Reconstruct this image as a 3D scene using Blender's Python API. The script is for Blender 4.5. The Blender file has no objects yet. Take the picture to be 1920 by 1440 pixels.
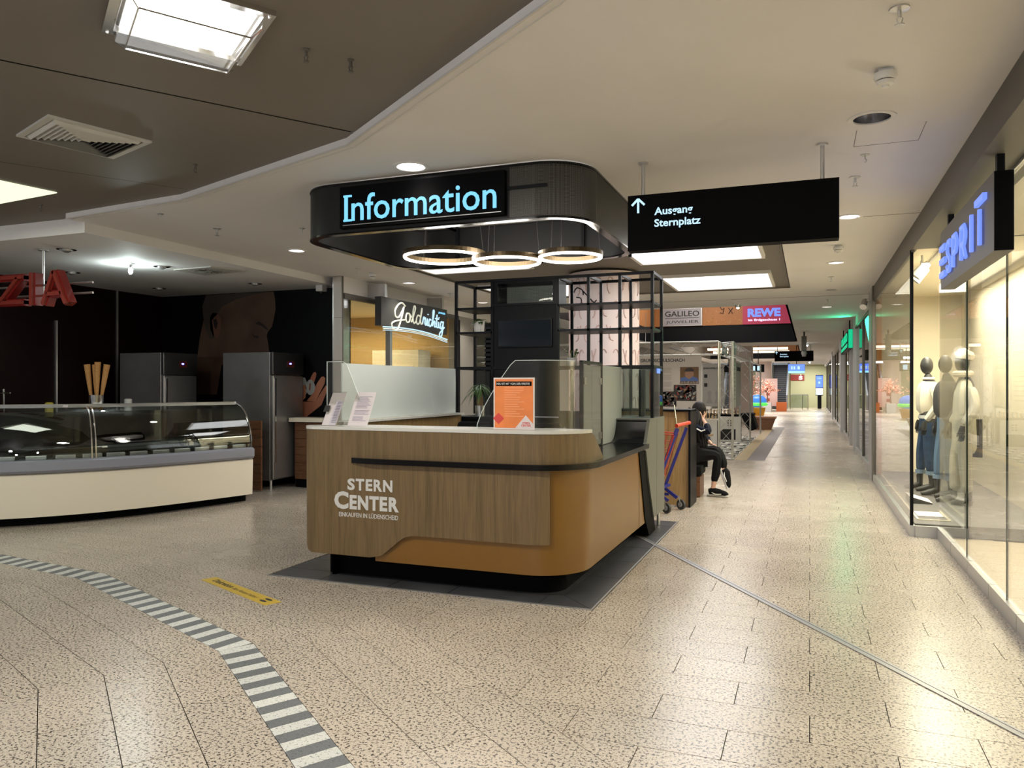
import bpy, bmesh, math, random
from mathutils import Vector, Matrix, geometry
random.seed(7)
S = bpy.context.scene
COL = S.collection
PI = math.pi

# ------------------------------------------------------------------ camera, world, exposure
cam = bpy.data.cameras.new('camera')
cam.sensor_width = 36; cam.lens = 27.0; cam.shift_y = 5 / 1920
cam.clip_start = .05; cam.clip_end = 200
camo = bpy.data.objects.new('camera', cam); COL.objects.link(camo)
camo.location = (0, 0, 1.5)
camo.rotation_euler = (PI / 2, 0, math.atan(558 / 1440))
S.camera = camo
S.view_settings.view_transform = 'Standard'; S.view_settings.look = 'None'
S.view_settings.gamma = 1; S.view_settings.use_curve_mapping = False
S.view_settings.exposure = 1.15
try:
    S.cycles.use_denoising = True
    S.cycles.max_bounces = 8; S.cycles.transparent_max_bounces = 24
    S.cycles.sample_clamp_indirect = 4
    S.cycles.caustics_reflective = False; S.cycles.caustics_refractive = False
except Exception: pass
W = bpy.data.worlds.new('world'); S.world = W; W.use_nodes = True
W.node_tree.nodes['Background'].inputs[0].default_value = (.9, .95, 1, 1)
W.node_tree.nodes['Background'].inputs[1].default_value = .12

def light(name, kind, loc, energy, color=(1, .93, .82), size=.2, sizey=None, aim=None, spot=110, blend=.8):
    l = bpy.data.lights.new(name, kind); l.energy = energy; l.color = color
    if kind == 'AREA':
        l.shape = 'RECTANGLE'; l.size = size; l.size_y = sizey or size
    elif kind == 'SPOT':
        l.shadow_soft_size = size; l.spot_size = math.radians(spot); l.spot_blend = blend
    else: l.shadow_soft_size = size
    o = bpy.data.objects.new(name, l); COL.objects.link(o); o.location = loc
    if aim is not None:
        o.rotation_euler = (Vector(aim) - Vector(loc)).to_track_quat('-Z', 'Y').to_euler()
    return o
# added fill lamps, out of view behind and beside the viewer, to brighten the ceiling
for (x, y, e) in ((-3.5, -1.5, 42), (-.6, -1.5, 34), (-1.0, -4.5, 40), (-8.5, 1.0, 45), (-8.5, -4, 40)):
    light('fill_light', 'POINT', (x, y, 2.25), e, (.98, .98, 1), .12)
light('lantern_light', 'AREA', (-2.6, 2.75, 3.01), 34, (1, .95, .88), .7, .45)
for (x, y) in ((-1.28, 9.17), (-1.28, 12.1), (-4.2, 9.17), (-4.2, 12.1)):
    light('skylight_light', 'AREA', (x, y, 3.03), 17 if x > -2 else 10, (.98, .98, 1), 1.4, 1.4)
light('panel_light', 'AREA', (-6.7, 4.3, 3.1), 12, (.95, 1, .85), 1.2, .8)
for (x, y, e) in ((-2.7, 4.94, 4), (.35, 7.88, 22), (.32, 10.73, 22), (-5.6, 7.5, 12), (-5.75, 10.45, 14),
                  (-5.79, 13.4, 14), (.32, 16.6, 22), (.32, 22, 26), (.3, 30, 45), (.3, 38, 60), (.3, 46, 60), (.3, 54, 60), (.35, 2.2, 30), (.35, -.7, 30)):
    light('downlight_light', 'SPOT', (x, y, 3.06), e * 2.0, (1, .92, .80), .07, spot=120, blend=1)
for y in (20, 26, 38, 46, 54):
    light('atrium_light', 'AREA', (-3.2, y, 5.4 if y in (20, 26, 38) else 3.05), 95 if y < 30 else 190, (1, .95, .88), 3, 3)
light('end_fill', 'AREA', (0, 57.5, 3.05), 90, (1, .97, .82), 1.6, 2)  # added fill that brightens the far end wall and the bank sign
# shop window light and shop interior
light('window_light', 'AREA', (1.6, 10.8, 2.86), 95, (1, .90, .72), .9, 3.6)
light('shop_light', 'AREA', (3.0, 5.2, 2.86), 85, (1, .93, .78), 2.2, 4)
light('shop_spill_fill', 'POINT', (2.4, 6.2, 2.1), 30, (1, .95, .85), .25)  # added point fill at mid height, spills through the glass onto the mall ceiling
light('jeweller_light', 'AREA', (-8.2, 11.6, 2.7), 36, (1, .82, .5), 2, 3)
light('bulb_light', 'POINT', (-7.74, 7.07, 2.86), 10, (.85, 1, .97), .03)
light('green_glow', 'AREA', (.74, 19.2, 2.9), 3, (.03, 1, .45), .3, .8, aim=(.2, 18.6, 3.1))
for y in (17, 24, 31, 40, 50):
    light('side_shop_light', 'AREA', (3, y, 2.8), 40, (1, .9, .75), 2, 4)

# ------------------------------------------------------------------ materials
MATS = {}
def mat(name, color=(.5, .5, .5), rough=.5, metal=0, emit=None, estr=0, spec=.5, coat=0):
    if name in MATS: return MATS[name]
    m = bpy.data.materials.new(name); m.use_nodes = True
    b = m.node_tree.nodes['Principled BSDF']
    b.inputs['Base Color'].default_value = (*color, 1)
    b.inputs['Roughness'].default_value = rough
    b.inputs['Metallic'].default_value = metal
    b.inputs['Specular IOR Level'].default_value = spec
    if coat: b.inputs['Coat Weight'].default_value = coat; b.inputs['Coat Roughness'].default_value = .1
    if emit:
        b.inputs['Emission Color'].default_value = (*emit, 1); b.inputs['Emission Strength'].default_value = estr
    MATS[name] = m
    return m
class NT:
    def __init__(s, m): s.t = m.node_tree; s.b = s.t.nodes['Principled BSDF']
    def n(s, kind, **kw):
        x = s.t.nodes.new(kind)
        for k, v in kw.items():
            if k in x.inputs: x.inputs[k].default_value = v
            else: setattr(x, k, v)
        return x
    def l(s, a, b): s.t.links.new(a, b)
    def pos(s, scale=(1, 1, 1), rot=(0, 0, 0)):
        g = s.n('ShaderNodeNewGeometry'); m = s.n('ShaderNodeMapping')
        m.inputs['Scale'].default_value = scale; m.inputs['Rotation'].default_value = rot
        s.l(g.outputs['Position'], m.inputs['Vector']); return m.outputs['Vector']
    def ramp(s, fac, stops, interp='LINEAR'):
        r = s.n('ShaderNodeValToRGB'); r.color_ramp.interpolation = interp
        e = r.color_ramp.elements
        while len(e) > 1: e.remove(e[-1])
        e[0].position = stops[0][0]; e[0].color = (*stops[0][1], 1)
        for p, c in stops[1:]:
            q = e.new(p); q.color = (*c, 1)
        s.l(fac, r.inputs[0]); return r.outputs[0]
    def mix(s, fac, a, b, mode='MIX'):
        x = s.n('ShaderNodeMix'); x.data_type = 'RGBA'; x.blend_type = mode
        for i, v in ((0, fac), (6, a), (7, b)):
            if hasattr(v, 'links') or hasattr(v, 'is_linked'): s.l(v, x.inputs[i])
            else: x.inputs[i].default_value = v if i == 0 else (*v, 1)
        return x.outputs[2]
def granite(name, base, dark, light_, rough=.28, amount=.5, spec=.5):
    m = mat(name, base, rough, spec=spec); N = NT(m); v = N.pos()
    n1 = N.n('ShaderNodeTexNoise', Scale=75.0, Detail=3.0, Roughness=.6); N.l(v, n1.inputs['Vector'])
    n2 = N.n('ShaderNodeTexNoise', Scale=170.0, Detail=2.0); N.l(v, n2.inputs['Vector'])
    n3 = N.n('ShaderNodeTexNoise', Scale=1.3, Detail=3.0); N.l(v, n3.inputs['Vector'])
    c = N.ramp(n2.outputs['Fac'], [(.35, base), (.6, light_)])
    k = N.ramp(n1.outputs['Fac'], [(amount - .1, (1, 1, 1)), (amount - .03, (0, 0, 0))])
    c = N.mix(k, c, dark)
    oi = N.n('ShaderNodeObjectInfo')
    t = N.ramp(oi.outputs['Random'], [(0, (.95, .95, .95)), (1, (1.04, 1.03, 1.02))])
    c = N.mix(1.0, c, t, 'MULTIPLY')
    w = N.ramp(n3.outputs['Fac'], [(.35, (.93, .93, .93)), (.65, (1.05, 1.05, 1.05))])
    c = N.mix(1.0, c, w, 'MULTIPLY')
    N.l(c, N.b.inputs['Base Color'])
    r = N.n('ShaderNodeMapRange'); r.inputs[3].default_value = rough - .05; r.inputs[4].default_value = rough + .09
    N.l(n3.outputs['Fac'], r.inputs[0]); N.l(r.outputs[0], N.b.inputs['Roughness'])
    return m
def wood(name, a, b, scale=(9, 9, .55), rough=.42):
    m = mat(name, a, rough); N = NT(m); v = N.pos(scale)
    n1 = N.n('ShaderNodeTexNoise', Scale=3.0, Detail=8.0, Roughness=.65, Distortion=.6); N.l(v, n1.inputs['Vector'])
    v2 = N.pos((scale[0] * 9, scale[1] * 9, scale[2] * 2.2))
    n2 = N.n('ShaderNodeTexNoise', Scale=3.0, Detail=4.0); N.l(v2, n2.inputs['Vector'])
    c = N.ramp(n1.outputs['Fac'], [(.3, b), (.5, a), (.72, tuple(x * 1.2 for x in a))])
    k = N.ramp(n2.outputs['Fac'], [(.35, (.78, .78, .78)), (.6, (1.05, 1.05, 1.05))])
    c = N.mix(1.0, c, k, 'MULTIPLY'); N.l(c, N.b.inputs['Base Color'])
    bp = N.n('ShaderNodeBump', Strength=.08); N.l(n2.outputs['Fac'], bp.inputs['Height']); N.l(bp.outputs[0], N.b.inputs['Normal'])
    return m
def mottle(m, amt=.06, scale=3):
    N = NT(m); c0 = tuple(N.b.inputs['Base Color'].default_value[:3])
    n = N.n('ShaderNodeTexNoise', Scale=float(scale), Detail=4.0); N.l(N.pos(), n.inputs['Vector'])
    c = N.ramp(n.outputs['Fac'], [(.3, tuple(x * (1 - amt) for x in c0)), (.7, tuple(min(1, x * (1 + amt)) for x in c0))])
    N.l(c, N.b.inputs['Base Color']); return m
def glass(name, tint=(.93, .97, .95), rough=0.0, ior=1.5, extra=0.0, strong=1.0):
    m = bpy.data.materials.new(name); m.use_nodes = True; t = m.node_tree; t.nodes.clear()
    o = t.nodes.new('ShaderNodeOutputMaterial'); mx = t.nodes.new('ShaderNodeMixShader')
    tr = t.nodes.new('ShaderNodeBsdfTransparent'); gl = t.nodes.new('ShaderNodeBsdfGlossy'); fr = t.nodes.new('ShaderNodeFresnel')
    tr.inputs[0].default_value = (*tint, 1); gl.inputs['Roughness'].default_value = rough; fr.inputs[0].default_value = ior
    ge = t.nodes.new('ShaderNodeNewGeometry'); m1 = t.nodes.new('ShaderNodeMath'); m1.operation = 'MULTIPLY_ADD'; m1.inputs[1].default_value = -2; m1.inputs[2].default_value = 1
    pw = t.nodes.new('ShaderNodeMath'); pw.operation = 'POWER'; pw.inputs[0].default_value = ior
    t.links.new(ge.outputs['Backfacing'], m1.inputs[0]); t.links.new(m1.outputs[0], pw.inputs[1]); t.links.new(pw.outputs[0], fr.inputs[0])
    ma = t.nodes.new('ShaderNodeMath'); ma.operation = 'MULTIPLY_ADD'; ma.inputs[1].default_value = strong; ma.inputs[2].default_value = extra
    ma.use_clamp = True
    t.links.new(fr.outputs[0], ma.inputs[0]); t.links.new(ma.outputs[0], mx.inputs[0])
    t.links.new(tr.outputs[0], mx.inputs[1]); t.links.new(gl.outputs[0], mx.inputs[2]); t.links.new(mx.outputs[0], o.inputs[0])
    MATS[name] = m; return m

M_white = mottle(mat('white_plaster', (.70, .68, .665), .75), .03, 1.2)
M_brown = mottle(mat('taupe_panel', (.165, .145, .12), .55), .05, 1.0)
M_dark = mat('dark_gap', (.01, .01, .01), .9)
M_black = mat('black_metal', (.004, .0045, .006), .4, spec=.15)
M_blackm = mat('matt_black', (.003, .003, .0035), .6, spec=.05)
M_soft = mat('black_gloss', (.003, .003, .0035), .16, spec=.4)
M_steel = mottle(mat('brushed_steel', (.6, .6, .59), .36, 1), .08, 6)
M_chrome = mat('chrome', (.75, .75, .75), .12, 1)
M_alu = mat('satin_aluminium', (.55, .55, .55), .4, .9)
M_grey = mat('olive_grey_laminate', (.13, .13, .11), .5)
M_header = mat('bronze_grey_metal', (.12, .11, .095), .5, .3)
M_granite = granite('beige_granite', (.415, .355, .28), (.068, .058, .05), (.57, .51, .43), .24, .505)
M_granl = granite('light_grey_granite', (.50, .51, .48), (.2, .21, .2), (.66, .67, .63), .4, .46)
M_grand = granite('dark_grey_granite', (.115, .125, .13), (.05, .055, .06), (.17, .18, .185), .4, .44)
M_slate = mottle(mat('slate_tile', (.055, .056, .06), .42), .25, 4)
M_wood = wood('oak_laminate', (.165, .108, .046), (.115, .074, .03))
M_woodi = wood('honey_oak', (.42, .27, .11), (.3, .18, .07))
M_woodp = wood('walnut', (.17, .075, .035), (.08, .035, .02), (2, 2, 14))
M_orange = mottle(mat('ochre_laminate', (.19, .086, .004), .33, spec=.7), .03, 1)
M_top = mat('white_solid_surface', (.62, .62, .58), .25)
M_cream = mat('cream_panel', (.84, .77, .63), .35)
M_creamw = mat('cream_wall', (.80, .72, .55), .7)
M_band = mat('blue_grey_band', (.26, .27, .32), .35)
M_frost = mottle(mat('frosted_glass', (.60, .66, .65), .35), .02, 1)
M_glass = glass('clear_glass', (.95, .98, .965))
M_shopg = glass('shop_glass', (.96, .985, .965), 0, 1.5, 0, .9)
M_acryl = glass('acrylic', (.95, .95, .93), .0, 1.5, .03, 1.0)
M_smoke = glass('smoked_glass', (.42, .44, .44), .02, 1.5, .06)
M_caseg = glass('case_glass', (.75, .8, .78), .01, 1.5, .03)
M_iceg = glass('ice_glass', (.88, .91, .9), .0, 1.5, .0, 1.3)
M_fridge = mottle(mat('fridge_steel', (.33, .32, .31), .36, .8), .06, 4)
M_led = mat('led_white', (1, 1, 1), .5, emit=(1, .93, .8), estr=5)
M_sky = mat('luminous_panel', (1, 1, 1), .5, emit=(1, .99, 1), estr=0.95)
M_skyg = mat('greenish_panel', (1, 1, .9), .5, emit=(.9, 1, .72), estr=0.42)
M_lamp = mat('lamp_glow', (1, 1, 1), .3, emit=(1, .93, .88), estr=3)
M_bulb = mat('bulb_glow', (1, 1, 1), .3, emit=(.88, 1, 1), estr=12)
M_blue = mat('lit_blue_letters', (.01, .03, .05), .5, emit=(.22, .68, 1), estr=0.5)
M_blue2 = mat('lit_violet_letters', (.01, .01, .04), .5, emit=(.15, .25, 1), estr=0.6)
M_bluew = mat('lit_white_letters', (.05, .06, .07), .5, emit=(.55, .82, 1), estr=0.5)
M_gold = mat('pale_gold_letters', (.8, .8, .68), .3, emit=(.7, .75, .6), estr=0.18)
M_green = mat('lit_green', (.005, .05, .03), .5, emit=(.005, .55, .25), estr=0.5)
M_red = mat('red_acrylic', (.20, .012, .01), .25, coat=.3)
M_redl = mat('red_letter_face', (.22, .03, .02), .3)
M_sil = mat('silver_print', (.62, .62, .6), .4)
M_paper = mat('paper', (.72, .66, .66), .8)
M_ink = mat('ink', (.02, .02, .022), .8)
M_inkg = mat('grey_print', (.2, .18, .22), .8)
M_posterO = mottle(mat('orange_print', (.82, .24, .06), .45), .08, 9)
M_yellow = mat('yellow_vinyl', (.55, .38, .05), .5)
M_meshm = mat('mesh_grey', (.05, .05, .048), .5, .6)
M_leaf = mat('leaf_green', (.06, .13, .03), .5)
M_pot = mat('white_ceramic', (.6, .58, .55), .4)
M_potg = mat('grey_concrete', (.3, .3, .3), .7)
M_pink = mottle(mat('pale_pink_vinyl', (.72, .60, .58), .5), .02, 2)
M_pinkl = mat('rose_line', (.52, .36, .32), .6)
M_mann = mat('charcoal_mannequin', (.03, .028, .026), .4)
M_knit = mat('cream_knit', (.72, .65, .52), .9)
M_shirt = mat('white_cotton', (.78, .76, .72), .9)
M_denim = mottle(mat('blue_denim', (.03, .06, .12), .9), .25, 14)
M_coat = mat('ecru_coat', (.72, .68, .55), .85)
M_coatd = mat('dark_grey_coat', (.06, .055, .055), .9)
M_navy = mat('navy_jacket', (.004, .006, .016), .75, spec=.2)
M_blk = mat('black_cotton', (.004, .004, .0045), .85, spec=.2)
M_skin = mat('skin', (.62, .36, .26), .5)
M_hair = mottle(mat('dark_brown_hair', (.006, .0035, .003), .55, spec=.2), .3, 40)
M_cone = mottle(mat('wafer', (.42, .22, .07), .7), .15, 60)
M_redm = mat('red_wire', (.5, .06, .03), .4)
M_bluem = mat('blue_steel', (.015, .02, .22), .35)
M_rubber = mat('rubber', (.04, .04, .04), .7)
M_screen = mat('dark_screen', (.008, .012, .018), .08)
M_carpetw = mat('white_carpet', (.6, .58, .52), .9)
M_carpetb = mat('black_carpet', (.02, .02, .02), .9)
M_platform = mat('grey_platform', (.14, .13, .125), .6)
M_floorin = mat('beige_shop_floor', (.55, .45, .32), .4)
M_orangew = mottle(mat('orange_fascia', (.37, .145, .04), .5), .04, 1)
M_truss = mat('truss_aluminium', (.62, .62, .6), .3, .85)

# ------------------------------------------------------------------ geometry helpers
ORG = {}
def V(*a): return Vector(a)
class MB:
    def __init__(s): s.v = []; s.f = []
    def add(s, vs, fs):
        o = len(s.v); s.v += [Vector(p) for p in vs]; s.f += [tuple(i + o for i in f) for f in fs]; return s
    def box(s, x0, x1, y0, y1, z0, z1):
        return s.add([(x0, y0, z0), (x1, y0, z0), (x1, y1, z0), (x0, y1, z0), (x0, y0, z1), (x1, y0, z1), (x1, y1, z1), (x0, y1, z1)],
                     [(3, 2, 1, 0), (4, 5, 6, 7), (0, 1, 5, 4), (1, 2, 6, 5), (2, 3, 7, 6), (3, 0, 4, 7)])
    def bar(s, a, b, w, h=None, up=(0, 0, 1)):
        a, b = Vector(a), Vector(b); h = h or w; d = (b - a).normalized(); up = Vector(up)
        if abs(d.dot(up)) > .98: up = Vector((0, 1, 0))
        x = d.cross(up).normalized() * (w / 2); y = x.cross(d).normalized() * (h / 2)
        vs = [p + sx * x + sy * y for p in (a, b) for sx, sy in ((-1, -1), (1, -1), (1, 1), (-1, 1))]
        return s.add(vs, [(0, 1, 2, 3), (7, 6, 5, 4), (0, 4, 5, 1), (1, 5, 6, 2), (2, 6, 7, 3), (3, 7, 4, 0)])
    def tube(s, pts, r, n=8, cap=True, flat=None):
        pts = [Vector(p) for p in pts]; m = len(pts)
        rs = r if isinstance(r, (list, tuple)) else [r] * m
        vs = []; prev = None
        for i, p in enumerate(pts):
            d = (pts[min(i + 1, m - 1)] - pts[max(i - 1, 0)]).normalized()
            if prev is None:
                up = Vector((0, 0, 1)) if abs(d.z) < .9 else Vector((0, 1, 0)); x = d.cross(up).normalized()
            else:
                x = prev - d * prev.dot(d)
                x = x.normalized() if x.length > 1e-6 else d.orthogonal().normalized()
            prev = x; y = d.cross(x)
            for k in range(n):
                a = 2 * PI * k / n; vs.append(p + (x * math.cos(a) + y * math.sin(a)) * rs[i])
        fs = [(i * n + k, i * n + (k + 1) % n, (i + 1) * n + (k + 1) % n, (i + 1) * n + k) for i in range(m - 1) for k in range(n)]
        if cap: fs += [tuple(range(n))[::-1], tuple((m - 1) * n + k for k in range(n))]
        if flat:
            nrm, amt = Vector(flat[0]), flat[1]
            vs = [v - nrm * (v - pts[j // n]).dot(nrm) * (1 - amt) for j, v in enumerate(vs)]
        return s.add(vs, fs)
    def lathe(s, c, prof, n=20, caps=True):
        c = Vector(c); vs = []
        for r, z in prof:
            for k in range(n):
                a = 2 * PI * k / n; vs.append(c + Vector((r * math.cos(a), r * math.sin(a), z)))
        m = len(prof)
        fs = [(i * n + k, i * n + (k + 1) % n, (i + 1) * n + (k + 1) % n, (i + 1) * n + k) for i in range(m - 1) for k in range(n)]
        if caps and prof[0][0] > 1e-5: fs.append(tuple(range(n))[::-1])
        if caps and prof[-1][0] > 1e-5: fs.append(tuple((m - 1) * n + k for k in range(n)))
        return s.add(vs, fs)
    def ring(s, c, R, r, n=48, k=8, h=None):
        c = Vector(c); vs = []; h = h or r
        for i in range(n):
            a = 2 * PI * i / n
            for j in range(k):
                b = 2 * PI * j / k + PI / k
                q = R + r * math.cos(b) * (1.3 if k == 4 else 1)
                vs.append(c + Vector((q * math.cos(a), q * math.sin(a), h * math.sin(b) * (1.3 if k == 4 else 1))))
        return s.add(vs, [(i * k + j, ((i + 1) % n) * k + j, ((i + 1) % n) * k + (j + 1) % k, i * k + (j + 1) % k) for i in range(n) for j in range(k)])
    def prism(s, poly, off):
        poly = [Vector(p) for p in poly]; off = Vector(off); n = len(poly)
        nrm = geometry.normal(poly) if n > 2 else Vector((0, 0, 1))
        if nrm.dot(off) > 0: poly = poly[::-1]
        vs = poly + [p + off for p in poly]
        return s.add(vs, [tuple(range(n)), tuple(range(2 * n - 1, n - 1, -1))] + [(i, i + n, (i + 1) % n + n, (i + 1) % n) for i in range(n)])
    def sphere(s, c, r, n=14, m=9):
        c = Vector(c); r = r if isinstance(r, (tuple, list)) else (r, r, r); vs = [c + V(0, 0, -r[2])]
        for i in range(1, m):
            t = PI * i / m - PI / 2
            for k in range(n):
                a = 2 * PI * k / n; vs.append(c + V(r[0] * math.cos(t) * math.cos(a), r[1] * math.cos(t) * math.sin(a), r[2] * math.sin(t)))
        vs.append(c + V(0, 0, r[2])); L = len(vs) - 1
        fs = [(0, 1 + (k + 1) % n, 1 + k) for k in range(n)]
        fs += [(1 + i * n + k, 1 + i * n + (k + 1) % n, 1 + (i + 1) * n + (k + 1) % n, 1 + (i + 1) * n + k) for i in range(m - 2) for k in range(n)]
        fs += [(1 + (m - 2) * n + k, 1 + (m - 2) * n + (k + 1) % n, L) for k in range(n)]
        return s.add(vs, fs)
    def build(s, name, m, parent=None, smooth=False, bevel=0, label=None, origin=None):
        if parent is not None: o0 = ORG[parent.name]
        elif origin is not None: o0 = Vector(origin)
        else:
            xs = [v.x for v in s.v]; ys = [v.y for v in s.v]; zs = [v.z for v in s.v]
            o0 = V((min(xs) + max(xs)) / 2, (min(ys) + max(ys)) / 2, min(zs))
        me = bpy.data.meshes.new(name)
        me.from_pydata([v - o0 for v in s.v], [], s.f); me.materials.append(m)
        if smooth:
            for p in me.polygons: p.use_smooth = True
            try: me.set_sharp_from_angle(angle=math.radians(38))
            except Exception: pass
        o = bpy.data.objects.new(name, me); COL.objects.link(o)
        if parent is not None: o.parent = parent
        else: o.location = o0
        ORG[o.name] = o0
        if bevel:
            b = o.modifiers.new('edge', 'BEVEL'); b.width = bevel; b.segments = 2; b.limit_method = 'ANGLE'
        if label: o['label'] = label
        return o
def tag(o, label=None, cat=None, group=None, kind=None):
    if label: o['label'] = label
    if cat: o['category'] = cat
    if group: o['group'] = group
    if kind: o['kind'] = kind
    return o
def thing(name, label, cat, loc, group=None):
    o = bpy.data.objects.new(name, None); COL.objects.link(o); o.location = loc; ORG[o.name] = Vector(loc)
    return tag(o, label, cat, group)
def struct(name, mb, m, parent=None, **k):
    o = mb.build(name, m, parent, **k)
    if parent is None: o['kind'] = 'structure'
    return o
def setting(name, loc=(0, 0, 0)):
    o = bpy.data.objects.new(name, None); COL.objects.link(o); o.location = loc; ORG[o.name] = Vector(loc); o['kind'] = 'structure'; return o
def copy_tree(o, parent=None, loc=None):
    c = o.copy(); COL.objects.link(c)
    if parent is not None: c.parent = parent
    if loc is not None: c.location = loc
    ORG[c.name] = Vector(loc) if loc is not None else ORG.get(o.name, V(0, 0, 0))
    for ch in list(o.children): copy_tree(ch, c)
    return c
def B(*a): return MB().box(*a)

def writing(name, body, at, u, v, m, parent, width=None, height=None, extrude=.002, bold=0, align='LEFT', label=None):
    """flat lettering as a mesh; at = lower-left corner of the ink box, u/v = reading and up directions"""
    c = bpy.data.curves.new('t', 'FONT'); c.body = body; c.size = 1; c.offset = bold; c.extrude = 0; c.resolution_u = 3
    o = bpy.data.objects.new('t', c); COL.objects.link(o)
    dg = bpy.context.evaluated_depsgraph_get(); me = bpy.data.meshes.new_from_object(o.evaluated_get(dg))
    bpy.data.objects.remove(o)
    vs = [x.co.copy() for x in me.vertices]
    if not vs: return None
    x0 = min(p.x for p in vs); x1 = max(p.x for p in vs); y0 = min(p.y for p in vs); y1 = max(p.y for p in vs)
    if height is None: height = (y1 - y0) * width / (x1 - x0)
    if width is None: width = (x1 - x0) * height / (y1 - y0)
    sx = width / (x1 - x0); sy = height / (y1 - y0); u = Vector(u); v = Vector(v); nn = u.cross(v); at = Vector(at)
    mb = MB(); base = [at + u * (p.x - x0) * sx + v * (p.y - y0) * sy for p in vs]
    fs = [tuple(p.vertices) for p in me.polygons]
    n = len(base); es = {}
    for f in fs:
        for i in range(len(f)):
            a, b = f[i], f[(i + 1) % len(f)]; es[(a, b)] = 1
    side = [(a, b, b + n, a + n) for (a, b) in es if (b, a) not in es]
    mb.add([p + nn * extrude for p in base] + base, fs + [(b, a, c2, d) for (a, b, d, c2) in [(e[0], e[1], e[2], e[3]) for e in side]])
    bpy.data.meshes.remove(me)
    return mb.build(name, m, parent, label=label)
def skin_mesh(verts, edges, radii, root=0, sub=1):
    me = bpy.data.meshes.new('sk'); me.from_pydata(verts, edges, []); o = bpy.data.objects.new('sk', me); COL.objects.link(o)
    o.modifiers.new('s', 'SKIN'); s2 = o.modifiers.new('d', 'SUBSURF'); s2.levels = sub; s2.render_levels = sub
    for i, r in enumerate(radii):
        sv = me.skin_vertices[0].data[i]; sv.radius = r if isinstance(r, tuple) else (r, r); sv.use_root = (i == root)
    dg = bpy.context.evaluated_depsgraph_get(); m2 = bpy.data.meshes.new_from_object(o.evaluated_get(dg))
    bpy.data.objects.remove(o)
    mb = MB(); mb.v = [v.co.copy() for v in m2.vertices]; mb.f = [tuple(p.vertices) for p in m2.polygons]
    bpy.data.meshes.remove(m2); return mb
def chains(root, *cs):
    """cs: lists of (pos, radius); first item of a chain may be an int index into the points so far"""
    P = [root[0]]; R = [root[1]]; Ed = []
    idx = {}
    for c in cs:
        last = c[0] if isinstance(c[0], int) else 0
        for it in (c[1:] if isinstance(c[0], int) else c):
            P.append(it[0]); R.append(it[1]); Ed.append((last, len(P) - 1)); last = len(P) - 1
    return P, Ed, R
def clip(poly, n, c):
    """keep n.p <= c"""
    out = []
    for i in range(len(poly)):
        a, b = poly[i], poly[(i + 1) % len(poly)]; da = n[0] * a[0] + n[1] * a[1] - c; db = n[0] * b[0] + n[1] * b[1] - c
        if da <= 0: out.append(a)
        if (da < 0 < db) or (db < 0 < da):
            t = da / (da - db); out.append((a[0] + t * (b[0] - a[0]), a[1] + t * (b[1] - a[1])))
    return out
def area(p): return abs(sum(p[i][0] * p[(i + 1) % len(p)][1] - p[(i + 1) % len(p)][0] * p[i][1] for i in range(len(p)))) / 2
def flat(outer, holes, z, up):
    loops = [[Vector((*p, 0)) for p in outer]] + [[Vector((*p, 0)) for p in h] for h in holes]
    tris = geometry.tessellate_polygon(loops); pts = [p for l in loops for p in l]
    mb = MB(); vs = [(p.x, p.y, z) for p in pts]; fs = []
    for t in tris:
        a, b, c = (pts[i] for i in t); ccw = (b - a).cross(c - a).z > 0
        fs.append(tuple(t) if ccw == up else tuple(t)[::-1])
    mb.add(vs, fs); return mb
def circ(x, y, r, n=20): return [(x + r * math.cos(2 * PI * i / n), y + r * math.sin(2 * PI * i / n)) for i in range(n)]

CZ = 3.1; BZ = 3.15; SZ = 3.0
# ------------------------------------------------------------------ floor
floor = struct('floor', B(-14, 6.5, -9, 62, -.3, -.013), M_dark, origin=(0, 0, 0))
N2 = (math.cos(math.radians(67.5)), math.sin(math.radians(67.5)))
N3 = (math.cos(math.radians(52.5)), math.sin(math.radians(52.5)))
N1 = (math.cos(math.radians(82.5)), math.sin(math.radians(82.5)))
B1 = (-5.32, 4.37); B2 = (-3.13, 3.463)
def dot(a, b): return a[0] * b[0] + a[1] * b[1]
segs = []
r1 = (math.cos(math.radians(75)), math.sin(math.radians(75))); r2 = (math.cos(math.radians(60)), math.sin(math.radians(60)))
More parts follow.
